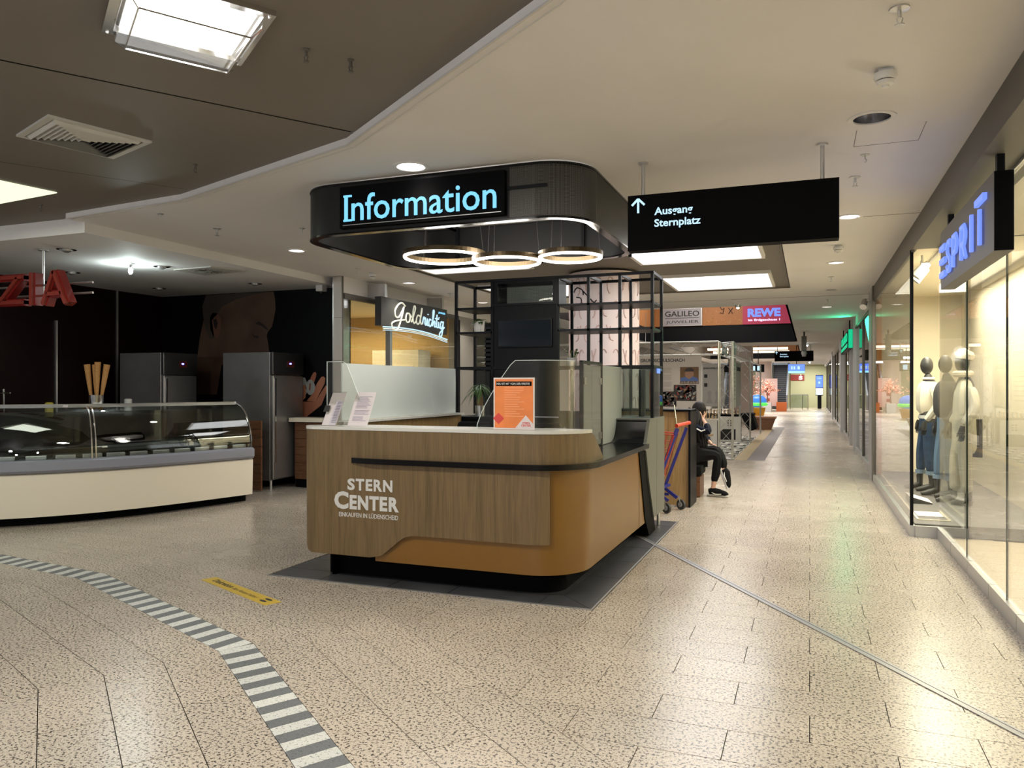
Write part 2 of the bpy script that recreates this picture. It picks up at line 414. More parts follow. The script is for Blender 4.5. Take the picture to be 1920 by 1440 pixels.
# radial mitre lines: left side of ray r1 -> seg 1, between -> seg 2, right of r2 -> seg 3
def right_of(r, p): return ((-r[1], r[0]), dot((-r[1], r[0]), p))       # keep points on the right of the ray
def left_of(r, p): return ((r[1], -r[0]), dot((r[1], -r[0]), p))
r0 = (math.cos(math.radians(90)), 1.0)
segs = [(N1, B1, [left_of(r1, B1)]), (N2, B1, [right_of(r1, B1), left_of(r2, B2)]), (N3, B2, [right_of(r2, B2)])]
BW = .2; RW = .29; NOUT = 3
PADX0, PADX1, PADY0, PADY1 = -4.03, -1.36, 5.0, 8.62
outer_c = BW + RW * NOUT
tiles = []          # (poly, kind)
def in_floor(p): return clip(clip(clip(clip(p, (-1, 0), 14), (1, 0), 6.4), (0, -1), 8.5), (0, 1), 61)
for si, (n, p0, cl) in enumerate(segs):
    d = (n[1], -n[0]); c0 = dot(n, p0)
    def q(a, c): return (d[0] * a + n[0] * c, d[1] * a + n[1] * c)
    a0 = dot(d, p0)
    rows = [(c0 + BW + RW * k, c0 + BW + RW * (k + 1)) for k in range(NOUT)] + [(c0 - RW * (k + 1), c0 - RW * k) for k in range(0, 34)]
    for ri, (ca, cb) in enumerate(rows):
        L = 1.0
        for k in range(-14, 15):
            x = a0 + (k + .5 * (ri % 2) + .2) * L
            poly = [q(x, ca), q(x + L, ca), q(x + L, cb), q(x, cb)]
            for nn, cc in cl: poly = clip(poly, nn, cc)
            poly = in_floor(poly)
            if len(poly) > 2 and area(poly) > .002: tiles.append((poly, 'g'))
    per = .083
    rng = {0: range(-60, 1), 1: range(-2, 31), 2: range(-2, 62)}[si]
    sk = {0: -.04, 1: -.03, 2: -.02}[si]
    for k in rng:
        x = a0 + k * per
        poly = [q(x, c0), q(x + per, c0), q(x + per + sk, c0 + BW), q(x + sk, c0 + BW)]
        for nn, cc in cl: poly = clip(poly, nn, cc)
        poly = in_floor(poly)
        if len(poly) > 2 and area(poly) > .0008: tiles.append((poly, 'd' if k % 2 else 'l'))
# straight field: everything outside the outermost curved row
def straight_pieces(poly):
    res = []
    for (n, p0, cl) in segs:
        p = poly
        for nn, cc in cl: p = clip(p, nn, cc)
        if len(p) < 3: continue
        p = clip(p, (-n[0], -n[1]), -(dot(n, p0) + outer_c))
        if len(p) > 2 and area(p) > .001: res.append(p)
    return res
def outside_pad(poly):
    out = []
    a = clip(poly, (1, 0), PADX0 - .004); out.append(a)
    b = clip(poly, (-1, 0), -PADX1 - .004); out.append(b)
    c = clip(clip(poly, (-1, 0), -PADX0 + .004), (1, 0), PADX1 + .004)
    out.append(clip(c, (0, 1), PADY0 - .004)); out.append(clip(c, (0, -1), -PADY1 - .004))
    return [p for p in out if len(p) > 2 and area(p) > .001]
for r in range(-45, 200):
    yc = 4.195 + .29 * r; ya, yb = yc - .145, yc + .145
    if yb < -8.5 or ya > 61: continue
    LL = .667 if ya < 24 else 2.668
    for k in range(-22, 12):
        x = k * LL + (0 if r % 2 == 0 else LL / 2)
        if x > 6.4 or x + LL < -14: continue
        poly = in_floor([(x, ya), (x + LL, ya), (x + LL, yb), (x, yb)])
        if len(poly) < 3: continue
        if x > 1.17 and ya > 0: continue
        for p in straight_pieces(poly):
            if PADX0 - 1 < x < PADX1 + 1 and 4.5 < yc < 9: tiles += [(p2, 'g') for p2 in outside_pad(p)]
            else: tiles.append((p, 'g'))
def shrink(poly, g):
    cx = sum(p[0] for p in poly) / len(poly); cy = sum(p[1] for p in poly) / len(poly)
    ar = sum(poly[i][0] * poly[(i + 1) % len(poly)][1] - poly[(i + 1) % len(poly)][0] * poly[i][1] for i in range(len(poly)))
    if ar < 0: poly = poly[::-1]
    for i in range(len(poly)):
        pass
    out = poly
    m = len(poly)
    for i in range(m):
        a, b = poly[i], poly[(i + 1) % m]; L = math.hypot(b[0] - a[0], b[1] - a[1])
        if L < 1e-5: continue
        n = ((b[1] - a[1]) / L, -(b[0] - a[0]) / L)
        out = clip(out, n, dot(n, a) - g)
        if len(out) < 3: return []
    return out
FD = (-math.sin(math.atan(558 / 1440)), math.cos(math.atan(558 / 1440)))
def rank(p):
    cx = sum(q[0] for q in p) / len(p); cy = sum(q[1] for q in p) / len(p)
    dep = cx * FD[0] + cy * FD[1]; side = cx * FD[1] - cy * FD[0]
    if dep < 1.2 or abs(side) > dep * .72 or 1440 * 1.5 / dep > 760: return 1e9 + abs(dep)
    if PADX0 < cx < PADX1 and 5 < cy < 8.6: return 1e9
    return dep / max(area(p), .02) ** .25
gt = sorted([t for t in tiles if t[1] == 'g'], key=lambda t: rank(t[0]))
st = [t for t in tiles if t[1] != 'g']
def slab(mb, p, z0=-.012, z1=0.0, g=.002):
    p = shrink(p, g)
    if len(p) > 2: mb.prism([(a, b, z1) for a, b in p], (0, 0, z0 - z1)); return True
    return False
far_field = MB()
for i, (p, k) in enumerate(gt):
    if i < 298 and rank(p) < 1e8:
        mb = MB()
        if slab(mb, p): mb.build('granite_tile', M_granite, floor)
    else: slab(far_field, p)
o = far_field.build('granite_tile_field', M_granite, floor); o['kind'] = 'stuff'
rest = {'l': MB(), 'd': MB()}
for p, k in sorted(st, key=lambda t: rank(t[0])):
    if rank(p) < 1e8:
        mb = MB()
        if slab(mb, p, g=.001): mb.build('stripe_tile', M_granl if k == 'l' else M_grand, floor)
    else: slab(rest[k], p, g=.001)
for k, mm in (('l', M_granl), ('d', M_grand)):
    if rest[k].v: o = rest[k].build('stripe_tile_field', mm, floor); o['kind'] = 'stuff'
# slate pad under the kiosk
pad = MB()
def padtile(p):
    mb = MB()
    if slab(mb, p, -.012, .001, .003): mb.build('slate_tile', M_slate, floor)
X0, X1, Y0, Y1 = PADX0 + .012, PADX1 - .012, PADY0 + .012, PADY1
for a, b in ((X0, -3.55), (-3.55, -2.95), (-2.95, -2.45), (-2.45, -1.75)): padtile([(a, Y0), (b, Y0), (b, Y0 + .27), (a, Y0 + .27)])
padtile([(-1.75, Y0), (X1, Y0), (X1 - .27, Y0 + .27), (-1.75, Y0 + .27)])
yy = [Y0, 5.9, 6.5, 7.1, 7.72, 8.3, Y1]
for i in range(len(yy) - 1):
    a, b = yy[i], yy[i + 1]
    padtile([(X1, a), (X1, b), (X1 - .27, b), (X1 - .27, a + (.27 if i == 0 else 0))])
for a, b in ((X0, -3.2), (-3.2, -2.6), (-2.6, -2.0), (-2.0, X1 - .27)): padtile([(a, Y0 + .27), (b, Y0 + .27), (b, Y0 + .6), (a, Y0 + .6)])
inner = MB(); slab(inner, [(X0, Y0 + .6), (X1 - .27, Y0 + .6), (X1 - .27, Y1), (X0, Y1)], -.012, .001)
inner.build('slate_field', M_slate, floor)
MB().box(PADX0, PADX1, PADY0, PADY0 + .012, -.01, .004).box(PADX1 - .012, PADX1, PADY0 + .012, PADY1, -.01, .004).build('trim_edge', M_alu, floor)
# metal expansion joint running across the tiles
sj = MB()
a, b = V(-1.64, 7.70, 0), V(1.9, 2.27, 0)
d = (b - a).normalized(); nrm = V(-d.y, d.x, 0)
for off, w, h in ((-.019, .016, .003), (0, .016, .0015), (.019, .016, .003)):
    sj.bar(a + nrm * off + V(0, 0, h), b + nrm * off + V(0, 0, h), w, .004)
sj.build('joint_strip', mat('joint_metal', (.36, .36, .37), .38, .6), floor, label='aluminium expansion joint strip')

# yellow distance mat
ym = thing('floor_sticker', 'yellow distance-keeping sticker with black lettering on the granite floor', 'sticker', (-3.9, 4.53, 0))
P = [(-4.400, 4.685), (-3.481, 4.295), (-3.429, 4.405), (-4.354, 4.792)]
MB().prism([(x, y, .003) for x, y in P], (0, 0, -.003)).build('vinyl', M_yellow, ym)
u = V(.921, -.390, 0).normalized(); v = V(.39, .921, 0).normalized()
o0 = V(-4.30, 4.685, .0032)
writing('lettering', 'Diskretion', o0 + v * .0, u, v, M_ink, ym, width=.3, height=.055, extrude=.0004, bold=.02)
writing('lettering', 'Bitte Abstand halten!', o0 + u * .33 - v * .0, u, v, M_ink, ym, width=.36, height=.035, extrude=.0004)
fp = MB()
for s_ in (-1, 1): fp.prism([tuple(o0 + u * (.80 + .045 * math.cos(t)) + v * (.025 + s_ * .022 + .014 * math.sin(t))) for t in [i * PI / 5 for i in range(10)]], (0, 0, .0005))
fp.build('footprint_print', M_ink, ym)

# ------------------------------------------------------------------ ceilings
DL = [(.346, 5.04, .105), (-2.702, 4.94, .105), (.351, 7.88, .09), (.32, 10.73, .09), (-5.62, 7.5, .09), (-5.75, 10.45, .09), (-5.79, 13.4, .09), (-2.85, 14.2, .09), (.32, 16.6, .09), (.33, 13.7, .09)]
bb = [(-6.6, 5.28), (-5.02, 5.11), (-2.86, 4.35), (-1.0, 3.02), (-.2, 2.3), (.35, 1.1), (.35, -9)]
outer = bb + [(.98, -9), (.98, 61.5), (-6.6, 61.5)]
BR = [(-5.1, 7.95), (-.3, 7.95), (-.3, 13.24), (-5.1, 13.24)]
AT1 = [(-5.4, 15.9), (-.44, 15.9), (-.44, 28.9), (-5.4, 28.9)]
AT3 = [(-6.2, 54), (-1.2, 54), (-1.2, 60.15), (-6.2, 60.15)]
AT2 = [(-5.4, 31.5), (-.44, 31.5), (-.44, 46), (-5.4, 46)]
holes = [BR, AT1, AT2, AT3] + [circ(x, y, r) for x, y, r in DL]
mbc = flat(outer, holes, CZ, False)
struct('ceiling', mbc, M_white, origin=(0, 0, CZ))
ceil_o = bpy.data.objects['ceiling']
MB().box(-14, 6.5, -9, 15.7, 3.35, 3.4).build('roof_slab', M_dark, ceil_o)
MB().box(1.0, 6.5, 15.7, 61.5, 3.35, 3.4).build('roof_slab', M_dark, ceil_o)
# fine joints in the white ceiling
MB().box(-5.3, .97, 14.60, 14.606, 3.097, 3.101).box(.40, .97, 7.93, 7.935, 3.098, 3.101).build('ceiling_joint', M_meshm, ceil_o)
hf = MB()
for (x0, y0, x1, y1) in ((.272, 5.596, .659, 5.60), (.272, 5.25, .276, 5.6), (.655, 5.22, .659, 5.6)): hf.box(x0, x1, y0, y1, 3.0985, 3.1005)
hf.build('access_hatch', M_header, ceil_o)
# edge between white and taupe ceilings
ed = MB()
for i in range(len(bb) - 1):
    a, b = bb[i], bb[i + 1]
    ed.add([(a[0], a[1], CZ), (b[0], b[1], CZ), (b[0], b[1], BZ + .02), (a[0], a[1], BZ + .02)], [(0, 1, 2, 3)])
struct('trim_1', ed, M_white, origin=(0, 0, CZ))
ed2 = MB()
for i in range(5):
    a, b = Vector((*bb[i], 0)), Vector((*bb[i + 1], 0)); d = (b - a).normalized(); n = V(-d.y, d.x, 0)
    ed2.bar(a + n * .055 + V(0, 0, 3.0985), b + n * .055 + V(0, 0, 3.0985), .006, .004)
    ed2.bar(a + n * .0 + V(0, 0, 3.099), b + n * .0 + V(0, 0, 3.099), .012, .01)
struct('trim_2', ed2, mat('light_trim', (.55, .53, .5), .5), origin=(0, 0, CZ))
# taupe ceiling of separate panels with shadow gaps
tp = setting('ceiling_taupe', (0, 0, BZ))
region = [(-14, -9), (.35, -9), (.35, 1.1), (-.2, 2.3), (-1.0, 3.02), (-2.86, 4.35), (-5.02, 5.11), (-6.6, 5.28), (-6.6, 5.55), (-14, 5.55)]
def para(p, q): d = (q[0] - p[0], q[1] - p[1]); L = math.hypot(*d); n = (-d[1] / L, d[0] / L); return n, dot(n, p)
n1, c1 = para((-3.814, 2.679), (-2.786, 4.232)); n2, c2 = para((-5.542, 3.892), (-4.882, 4.969))
def panel(conds):
    # region is convex enough along these cuts to be clipped as a polygon
    p = region
    for n, c in conds: p = clip(p, n, c)
    if len(p) < 3: return
    f = flat(p, [], BZ, False); f.build('ceiling_panel', M_brown, tp)
neg = lambda n: (-n[0], -n[1])
panel([(n1, c1 - .008)]); panel([(neg(n1), -c1 - .008), (n2, c2 - .004)]); panel([(neg(n2), -c2 - .004)])
MB().box(-14, .4, -9, 5.56, 3.26, 3.3).build('gap_backing', M_dark, tp)
# taupe field with luminous panels behind the kiosk
br = setting('ceiling_recess', (0, 0, 3.13))
MB().box(-5.1, -.3, 7.95, 13.24, 3.13, 3.16).build('ceiling_panel', M_brown, br)
MB().box(-5.11, -.29, 7.94, 7.96, CZ, 3.15).box(-5.11, -.29, 13.23, 13.25, CZ, 3.15).box(-5.11, -5.09, 7.94, 13.25, CZ, 3.15).box(-.31, -.29, 7.94, 13.25, CZ, 3.15).build('recess_edge', M_brown, br)
LP = [(-2.02, -.55, 8.42, 9.95, 'large square luminous ceiling panel nearer the kiosk, over the walkway', M_sky),
      (-2.02, -.55, 11.33, 12.88, 'large square luminous ceiling panel behind the first, over the walkway', M_sky),
      (-4.93, -3.5, 8.42, 9.72, 'luminous ceiling panel seen under the black sign canopy', M_sky),
      (-4.93, -3.5, 11.33, 12.88, 'luminous ceiling panel seen through the black shelf rack', M_sky)]
for x0, x1, y0, y1, lab, mm in LP:
    t = thing('ceiling_light', lab, 'ceiling light', ((x0 + x1) / 2, (y0 + y1) / 2, 3.07), 'luminous ceiling panels')
    B(x0, x1, y0, y1, 3.095, 3.13).build('diffuser', mm, t)
    MB().box(x0 - .04, x1 + .04, y0 - .04, y0, 3.085, 3.13).box(x0 - .04, x1 + .04, y1, y1 + .04, 3.085, 3.13).box(x0 - .04, x0, y0, y1, 3.085, 3.13).box(x1, x1 + .04, y0, y1, 3.085, 3.13).build('frame', M_white, t)
# big glass lantern set in the taupe ceiling
A_, B_, C_ = V(-3.027, 2.602, 3.15), V(-2.689, 3.135, 3.15), V(-2.182, 2.769, 3.15); D_ = A_ + (C_ - B_)
t = thing('ceiling_lantern', 'bright square ceiling lantern with faceted glass and chrome frame', 'ceiling light', tuple((A_ + C_) / 2))
Q = [A_, B_, C_, D_]; cen = sum(Q, V(0, 0, 0)) / 4
def ringq(k, z): return [cen + (q - cen) * k + V(0, 0, z) for q in Q]
def loopquads(mb, a, b): mb.add(a + b, [(i, (i + 1) % 4, 4 + (i + 1) % 4, 4 + i) for i in range(4)])
fr = MB(); loopquads(fr, ringq(1, -.0), ringq(1, -.025)); loopquads(fr, ringq(1, -.025), ringq(.86, -.025)); loopquads(fr, ringq(.86, -.025), ringq(.82, -.0))
fr.build('frame', M_chrome, t)
gl = MB(); loopquads(gl, ringq(.86, -.02), ringq(.84, -.075)); loopquads(gl, ringq(.84, -.075), ringq(.72, -.11)); gl.add(ringq(.72, -.11), [(0, 1, 2, 3)])
gl.build('faceted_glass', glass('lantern_glass', (.97, .99, 1), .02, 1.5, .08, 1.5), t)
df = MB(); df.add(ringq(.8, -.01), [(0, 1, 2, 3)])
df.build('reflector', mat('lantern_reflector', (.9, .9, .9), .3, emit=(1, .98, .95), estr=1.2), t)
fl = MB()
for i in range(4):
    a = ringq(.72, -.11)[i]; b = ringq(.84, -.075)[i]; fl.bar(a, b, .006); fl.bar(ringq(.72, -.11)[i], ringq(.72, -.11)[(i + 1) % 4], .006)
fl.build('glass_edge', M_chrome, t)
tb = MB(); tb.tube([tuple(cen + (B_ - A_) * .28 + V(0, 0, -.05)), tuple(cen - (B_ - A_) * .28 + V(0, 0, -.05))], .04, 10)
tb.build('lamp_tube', mat('lantern_tube', (1, 1, 1), .4, emit=(1, .97, .92), estr=8), t)
for k, q in enumerate(Q): MB().sphere(tuple(cen + (q - cen) * .93 + V(0, 0, -.027)), .008, 8, 4).build('screw', M_steel, t)
# greenish panel at the frame edge
t = thing('ceiling_light', 'greenish glowing ceiling panel flush in the dark taupe ceiling', 'ceiling light', (-6.7, 4.3, 3.14))
MB().prism([(-5.95, 4.678, 3.14), (-6.095, 3.834, 3.14), (-7.474, 3.98, 3.14), (-7.328, 4.824, 3.14)], (0, 0, .008)).build('diffuser', M_skyg, t)
# air vent
v0, v1, v2, v3 = V(-4.840, 3.512, 3.15), V(-4.3, 3.32, 3.15), V(-4.115, 3.933, 3.15), V(-4.67, 4.116, 3.15)
t = thing('air_vent', 'white square four-way louvred air vent in the taupe ceiling', 'vent', (-4.48, 3.72, 3.15))
Q = [v0, v1, v2, v3]; cen = sum(Q, V(0, 0, 0)) / 4
fr = MB(); loopquads(fr, ringq(1, -.0), ringq(1, -.014)); loopquads(fr, ringq(1, -.014), ringq(.88, -.014)); loopquads(fr, ringq(.88, -.014), ringq(.88, -.0))
fr.build('frame', mat('vent_white', (.5, .49, .45), .5), t)
MB().add(ringq(.88, -.001), [(0, 1, 2, 3)]).build('backing', M_dark, t)
for k in range(8):
    s_ = .86 - k * .1; sl = MB(); a = ringq(s_, -.004); b = ringq(s_ - .075, -.03); loopquads(sl, a, b)
    sl.build('slat', MATS['vent_white'], t)

# shop ceiling (ice cream bar) and bulkheads
struct('ceiling_shop', B(-14, -6.6, 5.5, 9.9, SZ, SZ + .04), M_white)
bk = MB(); bk.box(-14, -6.57, 5.46, 5.5, SZ - .002, BZ + .02).box(-6.6, -6.57, 5.5, 9.86, SZ - .002, CZ)
struct('trim_3', bk, M_white)
# ------------------------------------------------------------------ ceiling fittings
def downlight(x, y, r, lit, lab, z=CZ):
    t = thing('downlight', lab, 'downlight', (x, y, z), 'round ceiling downlights')
    n = 28
    MB().lathe((x, y, z), [(r + .03, 0), (r + .03, -.006), (r + .012, -.01), (r - .001, -.006), (r - .001, .002)], n, False).build('rim', M_white, t, smooth=True)
    m = MB(); vs = []
    prof = [(r, 0), (r * .98, .05), (r * .85, .13)]
    m.lathe((x, y, z), prof, n); m.f = [f for f in m.f if len(f) == 4]
    m.f = [f[::-1] for f in m.f]
    m.build('reflector', mat('downlight_reflector', (.6, .6, .62), .2, 1), t, smooth=True)
    MB().lathe((x, y, z + (.028 if lit else .1)), [(r * .86, .0), (r * .86, .02)], n).build('lamp', M_lamp if lit else mat('lamp_off', (.08, .09, .11), .3), t)
labs = ['unlit open downlight with dark reflector nearest the shop sign', 'lit downlight with bluish rim above the Information sign', 'lit round downlight right behind the hanging exit sign',
        'lit downlight over the walkway just below the smoke detector', 'lit downlight in the white ceiling near the canopy corner', 'lit downlight above the jeweller sign', 'lit downlight seen through the shelf rack',
        'lit downlight beyond the shelf rack behind the patterned column', 'fourth walkway downlight past the ceiling joint', 'round flush grille-like downlight before the ceiling joint']
for (x, y, r), lab, i in zip(DL, labs, range(20)): downlight(x, y, r, i not in (0, 9), lab)
def sprinkler(x, y, z, lab, r=.04, drop=.07):
    if z == BZ: r, drop = .018, .06
    MS = M_steel if z != BZ else M_header
    t = thing('sprinkler', lab, 'sprinkler', (x, y, z), 'ceiling sprinklers')
    MB().lathe((x, y, z), [(r, 0), (r, -.006), (r * .35, -.012)], 16).build('escutcheon', MS, t, smooth=True)
    MB().tube([(x, y, z - .01), (x, y, z - drop * .6)], .009, 8).tube([(x - .012, y, z - drop * .6), (x - .005, y, z - drop)], .003, 5).tube([(x + .012, y, z - drop * .6), (x + .005, y, z - drop)], .003, 5).build('nozzle', MS, t)
    MB().lathe((x, y, z - drop - .004), [(min(.02, r * .8), 0), (min(.02, r * .8), .004)], 12).build('deflector', MS, t)
for x, y, z, lab in ((.355, 3.62, CZ, 'large sprinkler nearest in the white ceiling above the smoke detector'), (.323, 6.41, CZ, 'sprinkler between the access hatch and the hanging sign'),
                     (.29, 12.1, CZ, 'sprinkler far along the walkway ceiling'), (-5.58, 6.16, CZ, 'sprinkler in the white ceiling over the freezer counter'),
                     (-5.69, 8.93, CZ, 'sprinkler in front of the tiled pillar ceiling'), (-5.75, 11.9, CZ, 'sprinkler above the far end of the jeweller sign'), (.31, 15.2, CZ, 'sprinkler just past the ceiling joint'),
                     (-2.294, 3.136, BZ, 'small sprinkler in taupe ceiling beside the lantern'), (-2.159, 3.32, BZ, 'second sprinkler in taupe ceiling closest to the white edge'),
                     (-4.251, 4.465, BZ, 'sprinkler in taupe ceiling between vent and white edge'), (-6.49, 4.94, BZ, 'sprinkler in taupe ceiling by the greenish panel'), (-7.7, 7.05, SZ, 'sprinkler right above the bare bright bulb')):
    sprinkler(x, y, z, lab)
def hook(x, y, lab):
    t = MB().lathe((x, y, CZ), [(.03, 0), (.03, -.004)], 14).tube([(x, y, CZ), (x, y, CZ - .025), (x + .012, y, CZ - .04), (x, y, CZ - .055)], .004, 6).build('ceiling_hook', M_steel)
    tag(t, lab, 'hook', 'small ceiling hooks')
hook(-4.78, 6.47, 'small ceiling hook beside the black canopy'); hook(-5.6, 5.45, 'tiny ceiling hook beside the ceiling step'); hook(.357, 5.82, 'small ceiling hook under the access hatch')
def detector(x, y, lab, k=1):
    t = thing('smoke_detector', lab, 'smoke detector', (x, y, CZ), 'white smoke detectors')
    MB().box(x - .035, x + .035, y - .03, y + .03, CZ - .016, CZ).build('mount', M_pot, t)
    MB().lathe((x, y, CZ - .016), [(.052, 0), (.056, -.02), (.05, -.035), (.046, -.037)], 24).build('base', mat('detector_white', (.7, .69, .66), .4), t, smooth=True)
    MB().lathe((x, y, CZ - .053), [(.040, 0), (.040, -.006)], 24).build('vent_slot', M_dark, t)
    MB().lathe((x, y, CZ - .058), [(.045, 0), (.038, -.015), (.018, -.02), (.016, -.03), (.008, -.032)], 24).build('cap', MATS['detector_white'], t, smooth=True)
detector(.358, 4.3, 'white smoke detector nearest, beside the open downlight'); detector(.304, 9.44, 'white smoke detector behind the hanging exit sign'); detector(-5.74, 9.38, 'white smoke detector near the tiled pillar')
# shop ceiling fittings
for x, y, lab in ((-7.55, 6.05, 'chrome recessed spotlight nearest the red letters'), (-7.52, 7.34, 'chrome recessed spotlight beside the ceiling cassette'), (-9.22, 8.95, 'chrome recessed spotlight near the corner of the dark wall'),
                  (-7.5, 9.04, 'chrome recessed spotlight in front of the mural'), (-9.0, 7.29, 'chrome recessed spotlight above the letter A')):
    t = thing('recessed_spot', lab, 'spotlight', (x, y, SZ), 'recessed spotlights of the ice cream bar')
    MB().lathe((x, y, SZ), [(.1, 0), (.1, -.008), (.075, -.01), (.07, 0)], 20, False).build('rim', M_chrome, t, smooth=True)
    MB().lathe((x, y, SZ - .004), [(.055, 0), (.05, -.02), (.02, -.035)], 16).build('lamp', mat('halogen_off', (.5, .5, .5), .15, .6), t, smooth=True)
t = thing('bare_bulb', 'bright bare bulb hanging under the ice cream bar ceiling', 'light bulb', (-7.74, 7.07, 2.9))
MB().tube([(-7.74, 7.07, SZ), (-7.74, 7.07, 2.95)], .014, 10).build('socket', M_pot, t)
MB().sphere((-7.74, 7.07, 2.915), (.026, .026, .04)).build('bulb', M_bulb, t, smooth=True)
t = thing('ceiling_cassette', 'grey square air conditioning cassette with swirl outlet', 'vent', (-7.2, 7.83, SZ))
Q = [V(-7.585, 7.591, SZ), V(-6.95, 7.557, SZ), V(-6.801, 7.991, SZ), V(-7.546, 8.107, SZ)]; cen = sum(Q, V(0, 0, 0)) / 4
c_ = MB(); c_.prism(ringq(1, -.012), (0, 0, .012)); c_.build('panel', mat('cassette_grey', (.42, .4, .36), .5), t)
for k in range(12):
    a = k * PI / 6; MB().bar(cen + V(.05 * math.cos(a), .05 * math.sin(a), -.014), cen + V(.17 * math.cos(a + .5), .17 * math.sin(a + .5), -.014), .014, .004).build('blade', M_header, t)
t = thing('dome_camera', 'white dome camera under the ceiling beside the tiled pillar', 'camera', (-6.74, 9.58, SZ))
MB().box(-6.80, -6.68, 9.52, 9.64, SZ - .09, SZ).build('housing', M_pot, t, bevel=.01)
MB().sphere((-6.74, 9.58, SZ - .095), .04).build('dome', M_smoke, t, smooth=True)

# ------------------------------------------------------------------ kiosk
KX0, KX1, KY0 = -3.74, -1.5, 5.09
RL, RR = .12, .38
def plan(off=0, n=10, yl=7.82, yr=7.5):
    """outline of the counter seen from above, from rear left round the front to rear right; returns x, y, nx, ny"""
    P = [(KX0 - off, y, -1, 0) for y in (yl, 7.0, 6.2, KY0 + RL)]
    for i in range(1, n + 1):
        a = PI + PI / 2 * i / n; P.append((KX0 + RL + (RL + off) * math.cos(a), KY0 + RL + (RL + off) * math.sin(a), math.cos(a), math.sin(a)))
    m = 46
    for i in range(1, m): P.append((KX0 + RL + (KX1 - RR - KX0 - RL) * i / m, KY0 - off, 0, -1))
    for i in range(0, n + 1):
        a = -PI / 2 + PI / 2 * i / n; P.append((KX1 - RR + (RR + off) * math.cos(a), KY0 + RR + (RR + off) * math.sin(a), math.cos(a), math.sin(a)))
    for i in range(1, 41): P.append((KX1 + off, KY0 + RR + (yr - KY0 - RR) * i / 40, 1, 0))
    return P
def band(P, zlo, zhi, thick, keep=None):
    """vertical skin that follows the outline; zlo/zhi functions of the outline point"""
    mb = MB(); runs = []; cur = []
    for p in P:
        if keep is None or keep(p): cur.append(p)
        else:
            if len(cur) > 1: runs.append(cur)
            cur = []
    if len(cur) > 1: runs.append(cur)
    for r in runs:
        vs = []
        for (x, y, nx, ny) in r:
            a, b = zlo((x, y)), zhi((x, y)); b = max(b, a + .001)
            vs += [(x, y, a), (x, y, b), (x - nx * thick, y - ny * thick, b), (x - nx * thick, y - ny * thick, a)]
        fs = []
        for i in range(len(r) - 1):
            o = i * 4
            for k in range(4): fs.append((o + k, o + (k + 1) % 4, o + 4 + (k + 1) % 4, o + 4 + k)[::-1])
        L = (len(r) - 1) * 4; fs += [(0, 1, 2, 3), (L + 3, L + 2, L + 1, L)]
        mb.add(vs, fs)
    return mb
ki = thing('information_counter', 'information kiosk counter with oak front, ochre side and black ledge on slate tiles', 'counter', (-2.6, 6.3, 0))
def wood_lo(p):
    x, y = p
    if y > 5.4 and x < -3: return .2
    if x < KX0 + .1: return .2 + .06 * max(0, (KX0 + .1 - x) / .1) ** 2
    if x < -3.12: return .2
    if x < -3.02: return .2 + .02 * ((x + 3.12) / .1)
    if x < -2.84: return .22 + .145 * (x + 3.02) / .18
    if x < -2.76: return .365 + .025 * (x + 2.84) / .08
    return .39
Pw = plan(.03)
band(Pw, wood_lo, lambda p: 1.165, .03, lambda p: p[0] < -1.66 and not (p[0] > KX1 - .01) and (p[1] < 5.6 or p[0] < -3)).build('oak_front', M_wood, ki, smooth=True)
def up_hi(p):
    if p[0] > KX1 and p[1] > 5.44: return 1.165 - (p[1] - 5.44) / .3 * .21
    return 1.165
band(plan(.029), lambda p: .955, up_hi, .04, lambda p: p[0] >= -1.74 and p[1] < 5.75).build('oak_upper_bar', M_wood, ki, smooth=True)
band(plan(0), lambda p: .17, lambda p: .915, .03, lambda p: (p[0] > -3.1) and p[1] < 7.2).build('ochre_panel', M_orange, ki, smooth=True)
# slanted end of the ochre panel
MB().prism([(KX1, 7.18, .17), (KX1, 7.46, .17), (KX1, 7.15, .90), (KX1, 7.18, .915)], (-.03, 0, 0)).build('ochre_panel_end', M_orange, ki)
band(plan(-.18), lambda p: 0.002, lambda p: .2, .03, lambda p: p[1] < 7.5 or p[0] < -3).build('plinth', M_blackm, ki, smooth=True)
# underside and body core so the overhang is closed
Pi = plan(-.03); core = [(p[0], p[1]) for p in Pi if p[0] < -3 or p[1] < 7.3]
front = [(x, y) for x, y in core if y < 5.75] + [(-1.86, 5.75), (-1.86, 5.45), (-3.36, 5.45), (-3.36, 5.75)]
f = flat(front, [], .2, False); f.build('underside', M_blackm, ki)
# black ledge
def ledge_slab(P, inner_off, z0, z1):
    mb = MB(); vs = []
    for (x, y, nx, ny), w in P:
        vs += [(x, y, z0), (x, y, z1), (x - nx * w, y - ny * w, z1), (x - nx * w, y - ny * w, z0)]
    fs = []
    for i in range(len(P) - 1):
        o = i * 4
        for k in range(4): fs.append((o + k, o + (k + 1) % 4, o + 4 + (k + 1) % 4, o + 4 + k)[::-1])
    L = (len(P) - 1) * 4; fs += [(0, 1, 2, 3), (L + 3, L + 2, L + 1, L)]
    return mb.add(vs, fs)
PL = [p for p in plan(.075) if (p[0] > -3.29) and p[1] < 7.32 and not (p[1] > 5.5 and p[0] < -2)]
PL2 = []
for p in PL:
    k = min(1, max(0, (p[0] + 3.29) / .25)); o = .075 * (1 - k ** .5) * .6
    wdt = .115 if p[1] < 5.3 and p[0] < -1.8 else .36
    if KY0 - .1 < p[1] < KY0 + RR and p[0] > -1.9: wdt = .115 + .245 * max(0, min(1, (p[1] - KY0) / RR))
    PL2.append(((p[0] , p[1] + (o if p[3] == -1 else 0), p[2], p[3]), wdt))
ledge_slab(PL2, 0, .915, .955).build('black_ledge', M_soft, ki, smooth=True)
